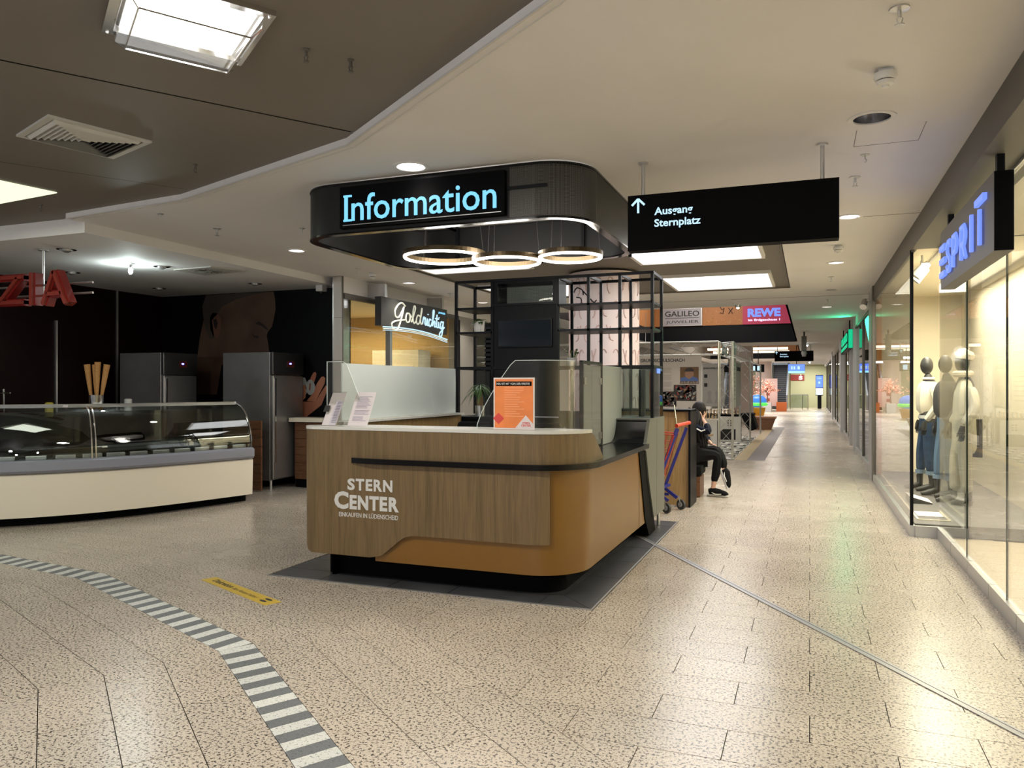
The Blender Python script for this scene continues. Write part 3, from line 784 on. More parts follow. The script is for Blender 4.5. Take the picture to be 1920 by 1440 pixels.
# white top of the high part
PT = [(p, .34 if p[1] < 5.3 else .34) for p in plan(.035) if (p[0] < -3 and p[1] < 5.3) or (p[1] < 5.46 and p[0] > KX0 + .1)]
PT = [(p, min(.34, .34)) for p, w in PT]
tp_ = [(p[0], p[1]) for p, w in PT]
top_poly = tp_ + [(-1.85, 5.46), (-1.85, 5.42), (-3.4, 5.42), (-3.4, 5.46), ]
mbt = flat(top_poly, [], 1.19, True); m2 = flat(top_poly, [], 1.166, False); mbt.add(m2.v, m2.f)
n_ = len(top_poly); mbt.add([(x, y, 1.166) for x, y in top_poly] + [(x, y, 1.19) for x, y in top_poly], [(i, (i + 1) % n_, n_ + (i + 1) % n_, n_ + i) for i in range(n_)])
mbt.build('white_top', M_top, ki)
MB().box(-3.36, -1.86, 5.40, 5.44, .2, 1.16).build('inner_panel', M_blackm, ki)
# left wing
MB().box(-3.70, -3.64, 5.3, 7.82, .2, 1.19).build('wing_panel', M_woodi, ki)
MB().box(-3.775, -3.60, 5.43, 7.82, 1.19, 1.21).build('wing_top', M_top, ki)
# worktop on the right wing
MB().box(-1.88, -1.84, 5.5, 7.5, .2, .93).build('inner_panel', M_blackm, ki)
MB().box(-1.9, -1.8, 5.75, 7.55, .915, .955).build('worktop', M_soft, ki)
LY = KY0 - .0305
for ch, x, w_ in zip('STERN', (-3.318, -3.243, -3.155, -3.085, -3.003), (.066, .075, .058, .074, .080)): writing('lettering', ch, (x, LY, .705), (1, 0, 0), (0, 0, 1), M_sil, ki, width=w_, height=.09, extrude=.004, bold=.035)
writing('lettering', 'C', (-3.437, LY, .556), (1, 0, 0), (0, 0, 1), M_sil, ki, width=.128, height=.137, extrude=.004, bold=.045)
for ch, x, w_ in zip('ENTER', (-3.298, -3.225, -3.124, -3.033, -2.955), (.064, .092, .084, .066, .086)): writing('lettering', ch, (x, LY, .558), (1, 0, 0), (0, 0, 1), M_sil, ki, width=w_, height=.11, extrude=.004, bold=.045)
writing('lettering', 'EINKAUFEN IN LÜDENSCHEID', (-3.395, LY, .498), (1, 0, 0), (0, 0, 1), M_sil, ki, width=.52, height=.042, extrude=.003, bold=.008)

# frosted screens of the kiosk
fs_ = thing('frosted_screen', 'long frosted white glass screen on the far wing of the kiosk', 'glass screen', (-3.7, 6.7, 1.21), 'frosted screens of the kiosk')
B(-3.712, -3.70, 5.56, 7.22, 1.213, 1.70).build('glass_sheet', M_frost, fs_); B(-3.712, -3.70, 7.226, 7.80, 1.213, 1.70).build('glass_sheet', M_frost, fs_)
gate = thing('glass_gate', 'black framed narrow glass gate with steel hinges on the kiosk side ledge', 'glass door', (-1.82, 6.6, .955))
MB().box(-1.835, -1.805, 6.33, 6.36, .955, 1.70).box(-1.835, -1.805, 6.98, 7.01, .955, 1.70).box(-1.835, -1.805, 6.33, 7.01, 1.70, 1.725).build('frame', M_black, gate)
M_fr2 = mat('frost_grey', (.45, .49, .46), .25)
B(-1.823, -1.815, 6.365, 6.66, .97, 1.69).build('glass_leaf', M_fr2, gate); B(-1.823, -1.815, 6.67, 6.975, .97, 1.69).build('glass_leaf', M_fr2, gate)
for y in (6.40, 6.93):
    for z in (1.05, 1.55): B(-1.83, -1.80, y - .03, y + .03, z - .03, z + .03).build('hinge', M_steel, gate)
fs2 = thing('frosted_screen', 'short frosted grey screen between the glass gate and the showcase', 'glass screen', (-1.82, 7.4, .955), 'frosted screens of the kiosk')
B(-1.826, -1.814, 7.02, 7.81, .957, 1.70).build('glass_sheet', mat('frost_grey', (.42, .46, .44), .25), fs2)

# rear cabinet block with sloping black back
rc = thing('end_cabinet', 'olive grey end cabinet with sloping black rest beside the kiosk ledge', 'cabinet', (-2.0, 7.95, 0))
sidep = [(7.58, 1.165), (7.42, .955), (7.28, .935), (7.28, .90), (7.40, .88), (7.56, .55), (7.80, .17), (7.95, .17), (7.95, 1.165)]
MB().prism([(-1.475, y, z) for y, z in sidep], (-.03, 0, 0)).build('side_panel', M_grey, rc)
MB().prism([(-1.475, y, z) for y, z in [(7.956, .17), (8.4, .17), (8.4, 1.165), (7.956, 1.165)]], (-.03, 0, 0)).build('side_panel', M_grey, rc)
MB().prism([(-1.49, y, z) for y, z in [(7.14, .90), (7.5, .88), (7.75, .4), (7.95, .02), (7.62, .02), (7.44, .2)]], (-.35, 0, 0)).build('dark_recess', M_blackm, rc)
MB().box(-1.9, -1.505, 7.75, 8.38, .17, 1.14).build('carcass', M_blackm, rc)
prof = [(7.32, .956), (7.40, .965), (7.47, .99), (7.52, 1.03), (7.56, 1.09), (7.60, 1.165)]
rp = MB()
vs = []
for y, z in prof: vs += [(-1.505, y, z), (-2.05, y, z)]
rp.add(vs, [(2 * i, 2 * i + 2, 2 * i + 3, 2 * i + 1) for i in range(len(prof) - 1)])
rp.add([(-2.05, 7.32, .95), (-2.05, 7.6, .95), (-2.05, 7.6, 1.165), (-2.05, 7.56, 1.09), (-2.05, 7.47, .99)], [(0, 4, 3, 2, 1)])
rp.build('sloping_rest', mat('black_leatherette', (.01, .011, .012), .22), rc, smooth=True)
MB().box(-2.05, -1.475, 7.58, 8.4, 1.165, 1.18).build('cabinet_top', M_grey, rc)
MB().tube([(-1.53, 8.34, .003), (-1.53, 8.34, .17)], .018, 10).tube([(-1.53, 7.9, .003), (-1.53, 7.9, .17)], .018, 10).build('foot', M_steel, rc)
# rear cabinets under the rack
rb = thing('rear_cabinet', 'long black base cabinet under the shelf rack behind the kiosk', 'cabinet', (-2.9, 8.1, 0))
B(-3.72, -2.06, 7.84, 8.38, .05, 1.14).build('carcass', M_black, rb)
B(-3.74, -2.06, 7.82, 8.4, 1.14, 1.165).build('cabinet_top', M_black, rb)
for i in range(4): B(-3.70 + i * .41, -3.31 + i * .41, 7.822, 7.84, .12, 1.12).build('cabinet_door', M_black, rb)

# ------------------------------------------------------------------ shelf rack
rk = thing('shelf_rack', 'tall black steel shelf rack with screen panel behind the kiosk', 'shelf rack', (-2.6, 8.1, 1.18))
YF, YB, ZT = 7.84, 8.36, 2.67
xs = [-3.71, -3.27, -2.51, -2.172, -1.836, -1.5]
w = .03
for i, x in enumerate(xs):
    for y in (YF, YB):
        MB().box(x - w / 2, x + w / 2, y - w / 2, y + w / 2, 1.18, ZT).build('post', M_black, rk)
for y in (YF, YB):
    for z in (ZT, 1.707):
        MB().bar((xs[0], y, z), (xs[-1] + w / 2, y, z), w, w).build('rail', M_black, rk)
for x in xs:
    for z in (ZT, 1.707): MB().bar((x, YF, z), (x, YB, z), w, w).build('cross_rail', M_black, rk)
for a, b in ((0, 1), (2, 3), (3, 4), (4, 5)):
    for z in (2.1, 2.37):
        B(xs[a], xs[b], YF - w / 2, YB + w / 2, z - .012, z + .012).build('shelf', M_black, rk)
MB().box(xs[1], xs[2], YF, YF + .06, 1.18, 2.40).build('panel', mat('anthracite_panel', (.006, .007, .008), .5, spec=.12), rk)
cp = MB().box(xs[1], xs[2], YF - .02, YF + .3, 2.385, 2.41).box(xs[1], xs[2], YF, YF + .3, 2.63, 2.66).box(xs[1], xs[1] + .06, YF, YF + .3, 2.41, 2.63).box(xs[2] - .06, xs[2], YF, YF + .3, 2.41, 2.63)
cp.build('upper_box', M_black, rk)
B(xs[1] + .06, xs[2] - .06, YF + .28, YF + .3, 2.41, 2.63).build('mesh_back', mat('mesh_back_grey', (.09, .09, .085), .4), rk)
B(xs[1] + .06, xs[2] - .06, YF + .01, YF + .014, 2.43, 2.61).build('glass_pane', M_glass, rk)
msh = MB()
for i in range(40): x = xs[1] + .08 + i * .0155; msh.box(x, x + .003, YF + .27, YF + .275, 2.42, 2.62)
for i in range(13): z = 2.425 + i * .0155; msh.box(xs[1] + .07, xs[2] - .07, YF + .27, YF + .275, z, z + .003)
o = msh.build('wire_mesh', mat('light_wire', (.30, .29, .26), .4), rk); o['kind'] = 'stuff'
B(xs[0], xs[1], YB - .01, YB, 1.18, 1.69).build('rear_glass', M_smoke, rk)
tv = thing('display_screen', 'switched-off dark screen set in the black rack panel', 'screen', (-2.88, 7.83, 1.9))
B(-3.2, -2.57, 7.815, 7.84, 1.93, 2.235).build('bezel', M_black, tv); B(-3.185, -2.585, 7.811, 7.816, 1.945, 2.22).build('glass_face', M_screen, tv)
# glass showcase
sh = thing('glass_showcase', 'glass showcase on the end cabinet inside the black rack', 'showcase', (-1.66, 8.1, 1.18))
for a in ((-1.82, -1.52, 7.86, 7.866), (-1.82, -1.52, 8.334, 8.34)): B(a[0], a[1], a[2], a[3], 1.182, 1.69).build('glass_pane', M_caseg, sh)
B(-1.49, -1.484, 7.87, 8.33, 1.182, 1.69).build('glass_pane', M_caseg, sh); B(-1.82, -1.814, 7.87, 8.33, 1.182, 1.69).build('glass_pane', M_caseg, sh)
B(-1.72, -1.66, 8.22, 8.30, 1.182, 1.68).build('divider', M_meshm, sh); B(-1.60, -1.56, 8.2, 8.24, 1.25, 1.66).build('orange_strip', mat('rust_print', (.4, .1, .04), .6), sh)
B(-1.49, -1.483, 8.02, 8.2, 1.64, 1.69).build('blue_tag', mat('blue_tag', (.1, .2, .9), .4, emit=(.1, .25, 1), estr=.35), sh)

# ------------------------------------------------------------------ plants and office things in the kiosk
def leafy(mb, c, n, L, up=.7, w=.012, droop=.6):
    for i in range(n):
        a = random.random() * 2 * PI; e = random.uniform(.2, 1.2) * up; l = L * random.uniform(.6, 1.1)
        p0 = Vector(c); d = V(math.cos(a) * math.cos(e), math.sin(a) * math.cos(e), math.sin(e))
        pts = [p0 + d * l * t + V(0, 0, -droop * l * t * t) for t in (0, .35, .7, 1)]
        sd = V(-math.sin(a), math.cos(a), 0)
        vs = []
        for t, p in zip((.6, 1, .8, .05), pts): vs += [p - sd * w * t, p + sd * w * t]
        mb.add(vs, [(2 * k, 2 * k + 1, 2 * k + 3, 2 * k + 2) for k in range(3)])
pl = thing('potted_plant', 'leafy green plant in a white pot on the rack shelf', 'plant', (-3.5, 8.0, 2.112))
MB().lathe((-3.5, 8.0, 2.112), [(.055, 0), (.066, .13), (.06, .13), (.058, .11), (.0, .11)], 20).build('pot', M_pot, pl, smooth=True)
m = MB(); leafy(m, (-3.5, 8.0, 2.235), 60, .13, .8, .016); m.build('foliage', M_leaf, pl)
pl = thing('potted_palm', 'ponytail palm with thick trunk in a silver pot on the rear cabinet', 'plant', (-3.5, 8.02, 1.166))
MB().lathe((-3.5, 8.02, 1.166), [(.05, 0), (.055, .12), (.05, .12), (.0, .11)], 20).build('pot', M_steel, pl, smooth=True)
MB().tube([(-3.5, 8.02, 1.28), (-3.5, 8.02, 1.33), (-3.49, 8.02, 1.42), (-3.5, 8.02, 1.47)], [.035, .04, .02, .012], 10).build('trunk', mat('palm_trunk', (.2, .13, .06), .8), pl, smooth=True)
m = MB(); leafy(m, (-3.5, 8.02, 1.47), 110, .27, 1.0, .005, 1.0); m.build('foliage', M_leaf, pl)
pl = thing('potted_succulent', 'small succulent in a grey pot on the black rack rail', 'plant', (-2.36, 7.86, 1.722))
MB().lathe((-2.36, 7.86, 1.722), [(.045, 0), (.058, .02), (.055, .085), (.05, .085), (.0, .075)], 20).build('pot', M_potg, pl, smooth=True)
m = MB()
for i in range(9):
    a = random.random() * 6.28; r = random.uniform(.01, .04); p = V(-2.36 + r * math.cos(a), 7.86 + r * math.sin(a), 1.80); q_ = p + V(math.cos(a) * .03, math.sin(a) * .03, random.uniform(.04, .085))
    m.tube([p, q_], .004, 5)
    leafy(m, q_, 8, .03, .9, .01, .1)
m.build('foliage', mat('succulent_green', (.12, .16, .05), .5), pl)
def office_chair(x, y, lab):
    t = thing('office_chair', lab, 'chair', (x, y, 0), 'black office chairs inside the kiosk')
    MB().box(x - .23, x + .23, y - .2, y + .22, .45, .53).build('seat', M_blk, t, bevel=.03)
    MB().prism([(x - .2, y + .2, .62), (x + .2, y + .2, .62), (x + .22, y + .22, 1.0), (x + .17, y + .23, 1.13), (x - .17, y + .23, 1.13), (x - .22, y + .22, 1.0)], (0, .05, 0)).build('backrest', M_blk, t, bevel=.015)
    MB().tube([(x, y, .1), (x, y, .45)], .03, 10).bar((x, y + .2, .5), (x, y + .25, .75), .05, .02).build('column', M_black, t)
    for k in range(5):
        a = k * 2 * PI / 5; MB().bar((x, y, .11), (x + .28 * math.cos(a), y + .28 * math.sin(a), .07), .04, .03).sphere((x + .28 * math.cos(a), y + .28 * math.sin(a), .033), .03, 10, 6).build('leg', M_black, t)
office_chair(-3.3, 7.15, 'black office chair back behind the counter, below the palm'); office_chair(-2.5, 7.1, 'black office chair behind the orange poster')
mo = thing('desk_monitor', 'black desk monitor seen behind the acrylic screen', 'monitor', (-2.2, 7.6, .9))
B(-2.42, -1.98, 7.58, 7.61, .98, 1.25).build('case', M_black, mo); MB().box(-2.24, -2.16, 7.62, 7.65, .9, 1.2).box(-2.32, -2.08, 7.55, 7.7, .9, .915).build('stand', M_black, mo)
de = thing('rear_desk', 'black rear desk with white edge inside the kiosk', 'desk', (-2.7, 7.6, 0))
B(-3.62, -1.92, 7.46, 7.81, .86, .9).build('desktop', M_black, de); B(-3.6, -3.56, 7.48, 7.8, .02, .86).build('side_panel', M_black, de); B(-1.98, -1.94, 7.48, 7.8, .02, .86).build('side_panel', M_black, de)

# acrylic screens on the counter
def sheet_on(P, top, bot, m, name, t, th=.005):
    return band(P, bot, top, th).build(name, m, t, smooth=True)
ac = thing('acrylic_screen', 'curved clear acrylic screen round the counter corner with orange poster', 'acrylic screen', (-1.8, 5.3, 1.19))
Pa = [p for p in plan(-.12, 14) if p[0] > -2.3 and p[1] < 6.33]
def atop(p):
    if p[1] < 5.6 and p[0] < -1.98:
        k = min(1, max(0, (p[0] + 2.3) / .3)); return 1.2 + .49 * min(1, k * 1.02) ** .75
    if p[1] > 5.5: return 1.69
    return 1.69
def abot(p): return 1.191 if p[1] < 5.45 else (1.191 if p[1] < 5.5 else .958)
Pa1 = [p for p in Pa if p[1] <= 5.5]; Pa2 = [p for p in Pa if p[1] >= 5.46]
sheet_on(Pa1, atop, lambda p: 1.191, M_acryl, 'sheet', ac); sheet_on(Pa2, lambda p: 1.69, lambda p: .958, M_acryl, 'sheet', ac)
ed = MB(); ed.tube([(p[0], p[1], atop(p)) for p in Pa1], .0028, 5); ed.tube([(Pa1[0][0], Pa1[0][1], 1.191), (Pa1[0][0], Pa1[0][1], atop(Pa1[0]))], .0028, 5)
ed.build('polished_edge', mat('acrylic_edge', (.6, .68, .66), .2), ac)
ac2 = thing('acrylic_screen', 'small clear acrylic screen behind the leaflets at the oak end of the counter', 'acrylic screen', (-3.5, 5.25, 1.19))
Pb = [p for p in plan(-.13, 14) if p[0] < -3.22 and p[1] < 5.5]
def btop(p): return 1.70 if p[0] < -3.44 else 1.70 - (p[0] + 3.44) / .22 * .5
sheet_on(Pb, btop, lambda p: 1.191, M_acryl, 'sheet', ac2)
MB().tube([(p[0], p[1], btop(p)) for p in Pb], .0022, 5).tube([(Pb[0][0], Pb[0][1], 1.191), (Pb[0][0], Pb[0][1], 1.70)], .003, 5).build('polished_edge', MATS['acrylic_edge'], ac2)
# orange poster
po = thing('poster', 'orange framed poster with black headline and white diamond logo on the counter', 'poster', (-1.98, 5.16, 1.19))
py = 5.165
B(-2.145, -1.83, py, py + .006, 1.192, 1.565).build('frame', mat('poster_white', (.75, .7, .68), .6), po)
B(-2.135, -1.84, py - .002, py, 1.203, 1.555).build('print', M_posterO, po)
B(-2.125, -1.85, py - .003, py - .002, 1.505, 1.537).build('black_strip', M_blackm, po)
writing('lettering', 'NEU IST MIT VON DER PARTIE!', (-2.12, py - .003, 1.513), (1, 0, 0), (0, 0, 1), M_sil, po, width=.255, height=.016, extrude=.0005, bold=.02)
m = MB()
for i in range(13): zz = 1.49 - i * .017; m.box(-2.06, -1.95 + random.uniform(-.02, .05), py - .003, py - .002, zz, zz + .004)
m.build('print_lines', mat('pale_orange', (.9, .42, .22), .6), po)
def diamond(mb, x, z, r, y): mb.prism([(x - r, y, z), (x, y, z - r), (x + r, y, z), (x, y, z + r)], (0, -.001, 0))
m = MB(); m.prism([(-1.975, py - .002, 1.203), (-1.84, py - .002, 1.203), (-1.84, py - .002, 1.235), (-1.895, py - .002, 1.295)], (0, -.001, 0)); m.build('white_diamond', M_paper, po)
writing('lettering', 'STERN', (-1.92, py - .003, 1.232), (1, 0, 0), (0, 0, 1), mat('red_ink', (.6, .03, .02), .6), po, width=.055, height=.015, extrude=.0004, bold=.03)
writing('lettering', 'CENTER', (-1.93, py - .003, 1.214), (1, 0, 0), (0, 0, 1), MATS['red_ink'], po, width=.075, height=.015, extrude=.0004, bold=.03)
m = MB(); diamond(m, -2.105, 1.27, .042, py - .003); m.build('red_diamond', mat('red_vinyl', (.65, .06, .05), .5), po)
# leaflets
lf = thing('leaflet_stand', 'clear stand with printed leaflets at the oak end of the counter', 'leaflet', (-3.52, 5.2, 1.19))
def tilt_sheet(x0, x1, y, z0, z1, lean, m, name, parent, skew=0, th=.003):
    return MB().prism([(x0, y, z0), (x1, y, z0), (x1 + skew, y + lean, z1), (x0 + skew, y + lean, z1)], (0, th, 0)).build(name, m, parent)
tilt_sheet(-3.635, -3.50, 5.17, 1.192, 1.46, .09, M_acryl, 'holder', lf, .045); tilt_sheet(-3.63, -3.50, 5.165, 1.194, 1.45, .09, M_paper, 'leaflet', lf, .045, .004)
tilt_sheet(-3.56, -3.50, 5.155, 1.194, 1.39, .07, mat('leaflet_lilac', (.6, .56, .62), .6), 'leaflet', lf, .035, .003)
m = MB()
for i in range(14): zz = 1.22 + i * .012; k = (zz - 1.19) / .26; m.bar((-3.545 + .045 * k, 5.152 + .09 * k, zz), (-3.505 + .045 * k, 5.152 + .09 * k, zz), .003, .004)
m.build('print_lines', M_inkg, lf)
m = MB(); m.prism([(-3.615, 5.175, 1.30), (-3.57, 5.175, 1.30), (-3.562, 5.192, 1.35), (-3.605, 5.192, 1.35)], (0, -.012, 0)); m.build('dark_picture', M_mann, lf)
sh2 = thing('notice_sheet', 'white printed notice sheet leaning beside the leaflet stand', 'notice', (-3.3, 5.2, 1.19))
tilt_sheet(-3.395, -3.215, 5.17, 1.192, 1.457, .07, M_paper, 'sheet', sh2, .045)
m = MB()
for i in range(20):
    if i in (4, 9): continue
    zz = 1.235 + i * .0098; k = (zz - 1.19) / .267; m.bar((-3.365 + .045 * k, 5.168 + .07 * k, zz), (-3.365 + .045 * k + random.uniform(.09, .135), 5.168 + .07 * k, zz), .002, .0035)
m.build('print_lines', mat('lilac_ink', (.45, .4, .5), .8), sh2)

# ------------------------------------------------------------------ sign canopy
cn = thing('sign_canopy', 'black rounded mesh canopy with lit Information sign above the kiosk', 'sign', (-2.67, 6.06, 2.69))
def rrect(x0, x1, y0, y1, r, n=10):
    P = []
    for cx, cy, a0 in ((x1 - r, y0 + r, -PI / 2), (x1 - r, y1 - r, 0), (x0 + r, y1 - r, PI / 2), (x0 + r, y0 + r, PI)):
        for i in range(n + 1): a = a0 + PI / 2 * i / n; P.append((cx + r * math.cos(a), cy + r * math.sin(a)))
    return P
def ringwall(P, Q_, z0, z1):
    n = len(P); mb = MB()
    vs = [(x, y, z0) for x, y in P] + [(x, y, z1) for x, y in P] + [(x, y, z1) for x, y in Q_] + [(x, y, z0) for x, y in Q_]
    fs = []
    for k in range(4):
        for i in range(n): j = (i + 1) % n; k2 = (k + 1) % 4; fs.append((k * n + i, k * n + j, k2 * n + j, k2 * n + i))
    return mb.add(vs, fs)
CX0, CX1, CY0, CY1, C0, C1 = -3.88, -1.46, 5.12, 7.0, 2.69, 3.09
O_ = rrect(CX0, CX1, CY0, CY1, .36); I_ = rrect(CX0 + .012, CX1 - .012, CY0 + .012, CY1 - .012, .35)
ringwall(O_, I_, C0 + .012, C1 - .012).build('shell', mat('perforated_black', (.006, .006, .006), .45, spec=.3), cn, smooth=True)
I2 = rrect(CX0 + .06, CX1 - .06, CY0 + .06, CY1 - .06, .30); O2 = rrect(CX0 - .006, CX1 + .006, CY0 - .006, CY1 + .006, .366)
ringwall(O2, I2, C0, C0 + .014).build('lower_rim', M_soft, cn, smooth=True)
ringwall(O2, rrect(CX0 + .02, CX1 - .02, CY0 + .02, CY1 - .02, .34), C1 - .014, C1).build('upper_rim', M_soft, cn, smooth=True)
# perforation strands of the mesh on the open part of the front
msh = MB(); yq = CY0 - .003
for i in range(60):
    x = -2.0 + i * .009
    if x < -1.46 - .05: msh.box(x, x + .003, yq, yq + .002, C0 + .02, C1 - .02) if x < CX1 - .36 else None
for i in range(38): z = C0 + .02 + i * .0092; msh.box(-2.0, CX1 - .36, yq, yq + .002, z, z + .003)
o = msh.build('mesh_strands', mat('mesh_strand', (.13, .125, .11), .4, .4), cn); o['kind'] = 'stuff'
msh = MB(); R_ = .363; ccx, ccy = CX1 - .36, CY0 + .36
for i in range(60):
    a = -PI / 2 + i * (PI / 2) / 60; px, py_ = ccx + R_ * math.cos(a), ccy + R_ * math.sin(a)
    msh.bar((px, py_, C0 + .02), (px, py_, C1 - .02), .003)
for i in range(38): z = C0 + .02 + i * .0092; msh.tube([(ccx + R_ * math.cos(-PI / 2 + PI / 2 * k / 8), ccy + R_ * math.sin(-PI / 2 + PI / 2 * k / 8), z) for k in range(9)], .0015, 4)
o = msh.build('mesh_strands', MATS['mesh_strand'], cn); o['kind'] = 'stuff'
B(-2.02, -1.72, CY0 - .012, CY0 - .004, 2.905, 2.93).build('cover_strip', M_black, cn)
for x in (-2.0, -1.55, -3.3): B(x, x + .03, CY1 - .05, CY1 - .012, C0, C1).build('bracket', M_black, cn)
for x, y in ((-3.3, 5.4), (-2.0, 5.4), (-3.3, 6.8), (-2.0, 6.8)): MB().tube([(x, y, C1 - .05), (x, y, CZ)], .01, 8).bar((x, 5.14, C1 - .03), (x, 6.98, C1 - .03), .02).build('hanger', M_black, cn)
B(-3.40, -2.025, 5.075, 5.118, 2.725, 3.045).build('sign_box', M_blackm, cn)
B(-3.37, -2.05, 5.071, 5.076, 2.745, 2.75).build('sign_line', M_steel, cn)
writing('lettering', 'Information', (-3.355, 5.074, 2.775), (1, 0, 0), (0, 0, 1), M_blue, cn, width=1.27, height=.205, extrude=.006, bold=.004)
MB().box(-3.362, -3.29, 5.066, 5.074, 2.775, 2.79).box(-3.362, -3.29, 5.066, 5.074, 2.962, 2.977).build('letter_serif', M_blue, cn)
# ring pendants
RN = [(-2.98, 6.05, 2.64, .345, 'largest ring pendant lamp with warm LED band under the canopy'), (-2.39, 6.05, 2.565, .28, 'middle ring pendant lamp hanging lowest between the two others'), (-1.83, 6.05, 2.57, .25, 'smallest ring pendant lamp beside the exit sign')]
for x, y, z, r, lab in RN:
    t = thing('ring_pendant', lab, 'pendant lamp', (x, y, z), 'ring pendant lamps under the canopy')
    MB().ring((x, y, z + .015), r, .018, 56, 4, .02).build('housing', mat('bronze', (.10, .07, .035), .35, .7), t)
    MB().ring((x, y, z - .012), r, .011, 56, 8).build('led_band', M_led, t, smooth=True)
    for a in (.5, 2.6, 4.7): MB().tube([(x + r * math.cos(a), y + r * math.sin(a), z + .03), (x + r * math.cos(a) * .85, y + r * math.sin(a) * .85, CZ)], .0017, 5).build('cable', M_meshm, t)
for (x, y, z, r_, l_) in RN: light('ring_light', 'POINT', (x, y, z), 9, (1, .95, .88), .2)

# hanging direction signs
def exit_sign(x0, y, lab, w=1.387):
    t = thing('hanging_sign', lab, 'sign', (x0 + w / 2, y, 2.465), 'black hanging exit signs')
    B(x0, x0 + w, y, y + .12, 2.465, 2.857).build('sign_box', M_blackm, t)
    for xx in (x0 + .10, x0 + w - .10):
        MB().tube([(xx, y + .06, 2.857), (xx, y + .06, CZ)], .013, 12).build('rod', M_steel, t); MB().lathe((xx, y + .06, CZ - .012), [(.035, 0), (.035, .012)], 20).build('rosette', M_steel, t)
    writing('lettering', 'Ausgang', (x0 + .19, y, 2.69), (1, 0, 0), (0, 0, 1), M_bluew, t, width=.265, height=.07, extrude=.003, bold=.02)
    writing('lettering', 'Sternplatz', (x0 + .19, y, 2.607), (1, 0, 0), (0, 0, 1), M_bluew, t, width=.318, height=.07, extrude=.003, bold=.02)
    a = MB(); ax = x0 + .075; az = 2.73
    a.bar((ax, y - .002, az), (ax, y - .002, az + .1), .015, .004, (0, 1, 0)); a.bar((ax, y - .002, az + .1), (ax - .045, y - .002, az + .055), .015, .004, (0, 1, 0)); a.bar((ax, y - .002, az + .1), (ax + .045, y - .002, az + .055), .015, .004, (0, 1, 0))
    a.build('arrow', M_bluew, t)
exit_sign(-1.208, 5.4, 'large black hanging exit sign with arrow beside the canopy'); exit_sign(-1.25, 31.0, 'small distant black exit sign far down the walkway')

# ------------------------------------------------------------------ walls
struct('wall_back', B(-14, 6.5, -9.1, -9, 0, 3.2), M_white)
# right side shop fronts -------------------------------------------------
hd = MB().box(.95, 1.0, -9, 13.6, 2.87, CZ).box(1.0, 1.3, -9, 8.6, 2.87, 2.9)
struct('trim_4', hd, M_header)
win = setting('window_1', (.97, 11.1, 0))
def pane(parent, x, y0, y1, z0, z1, m=None, name='pane', th=.01): return B(x - th / 2, x + th / 2, y0, y1, z0, z1).build(name, m or M_shopg, parent)
pane(win, .96, 8.66, 13.42, .1, 2.85)
MB().box(.94, .97, 8.63, 8.66, .1, 2.87).build('frame', M_black, win); MB().box(.93, 1.0, 13.42, 13.6, 0, CZ).build('frame', M_header, win)
MB().box(.95, .98, 8.62, 13.45, 2.85, 2.875).build('frame', M_header, win)
kick = MB().box(.935, .985, 8.62, 13.42, 0, .11).build('kick_plate', M_alu, win)
w2 = setting('window_2', (1.08, 8.62, 0))
B(.97, 1.19, 8.625, 8.635, .1, 2.85).build('pane', M_shopg, w2); B(.985, 1.20, 8.60, 8.64, 0, .11).build('kick_plate', M_alu, w2)
w3 = setting('window_3', (1.2, 3, 0))
ys = [8.6, 7.2, 5.83, 4.46, 3.09, 1.72, .35, -1.0, -4, -9]
for i in range(len(ys) - 1): pane(w3, 1.2, ys[i + 1] + .004, ys[i] - .004, .1, 2.85)
for y in ys[1:-1]: B(1.194, 1.206, y - .004, y + .004, .1, 2.85).build('glass_joint', mat('joint_green', (.03, .05, .04), .3), w3)
yk = 8.6
while yk > -8: B(1.175, 1.225, yk - .775, yk - .005, 0, .11).build('kick_plate', M_alu, w3); yk -= .78
B(1.185, 1.215, -9, 8.6, 2.85, 2.87).build('rail', M_steel, w3)
# interior of the clothes shop
struct('wall_right', B(2.25, 2.3, 8.66, 14.0, 0, 2.95), M_creamw)
struct('wall_shop_rear', MB().box(.99, 2.25, 13.95, 14.0, 0, 2.95).box(2.3, 6, 8.64, 8.7, 0, 2.95).box(6, 6.1, -9, 8.7, 0, 2.95), M_creamw)
struct('ceiling_shop_right', MB().box(1.0, 2.3, 8.6, 14, 2.95, 3.0).box(1.2, 6.1, -9, 8.66, 2.95, 3.0), M_creamw)
struct('floor_shop', B(1.19, 6.1, -9, 8.62, -.01, .004), M_floorin)
struct('platform', B(.99, 2.25, 8.70, 13.95, 0, .12), M_platform, bevel=.004)
struct('trim_5', B(.985, 1.06, 13.40, 13.95, .12, 2.95), mat('orange_brown_panel', (.36, .14, .02), .45))
cs = thing('display_counter', 'pale display table inside the shop behind the sliding glass', 'table', (3.4, 6.6, 0))
B(3.0, 4.2, 6.0, 7.2, .86, .9).build('tabletop', M_creamw, cs); MB().box(3.05, 3.1, 6.05, 7.15, .005, .86).box(4.1, 4.15, 6.05, 7.15, .005, .86).build('side_panel', M_creamw, cs)
for x, y, lab in ((1.16, 9.55, 'white track spotlight above the mannequins'), (1.2, 9.95, 'second white track spotlight behind the first in the shop window')):
    t = thing('track_spot', lab, 'spotlight', (x, y, 2.95), 'white track spotlights in the shop window')
    MB().tube([(x, y, 2.95), (x, y, 2.84)], .012, 8).build('arm', M_pot, t)
    MB().tube([(x + .06, y, 2.86), (x, y, 2.80), (x - .07, y, 2.72)], [.035, .05, .06], 16).build('head', mat('spot_white', (.6, .57, .5), .5), t, smooth=True)
t = thing('ceiling_track', 'thin light track along the shop window ceiling', 'light track', (1.3, 10.5, 2.93)); B(1.28, 1.31, 8.8, 13.8, 2.925, 2.948).build('rail', M_pot, t)
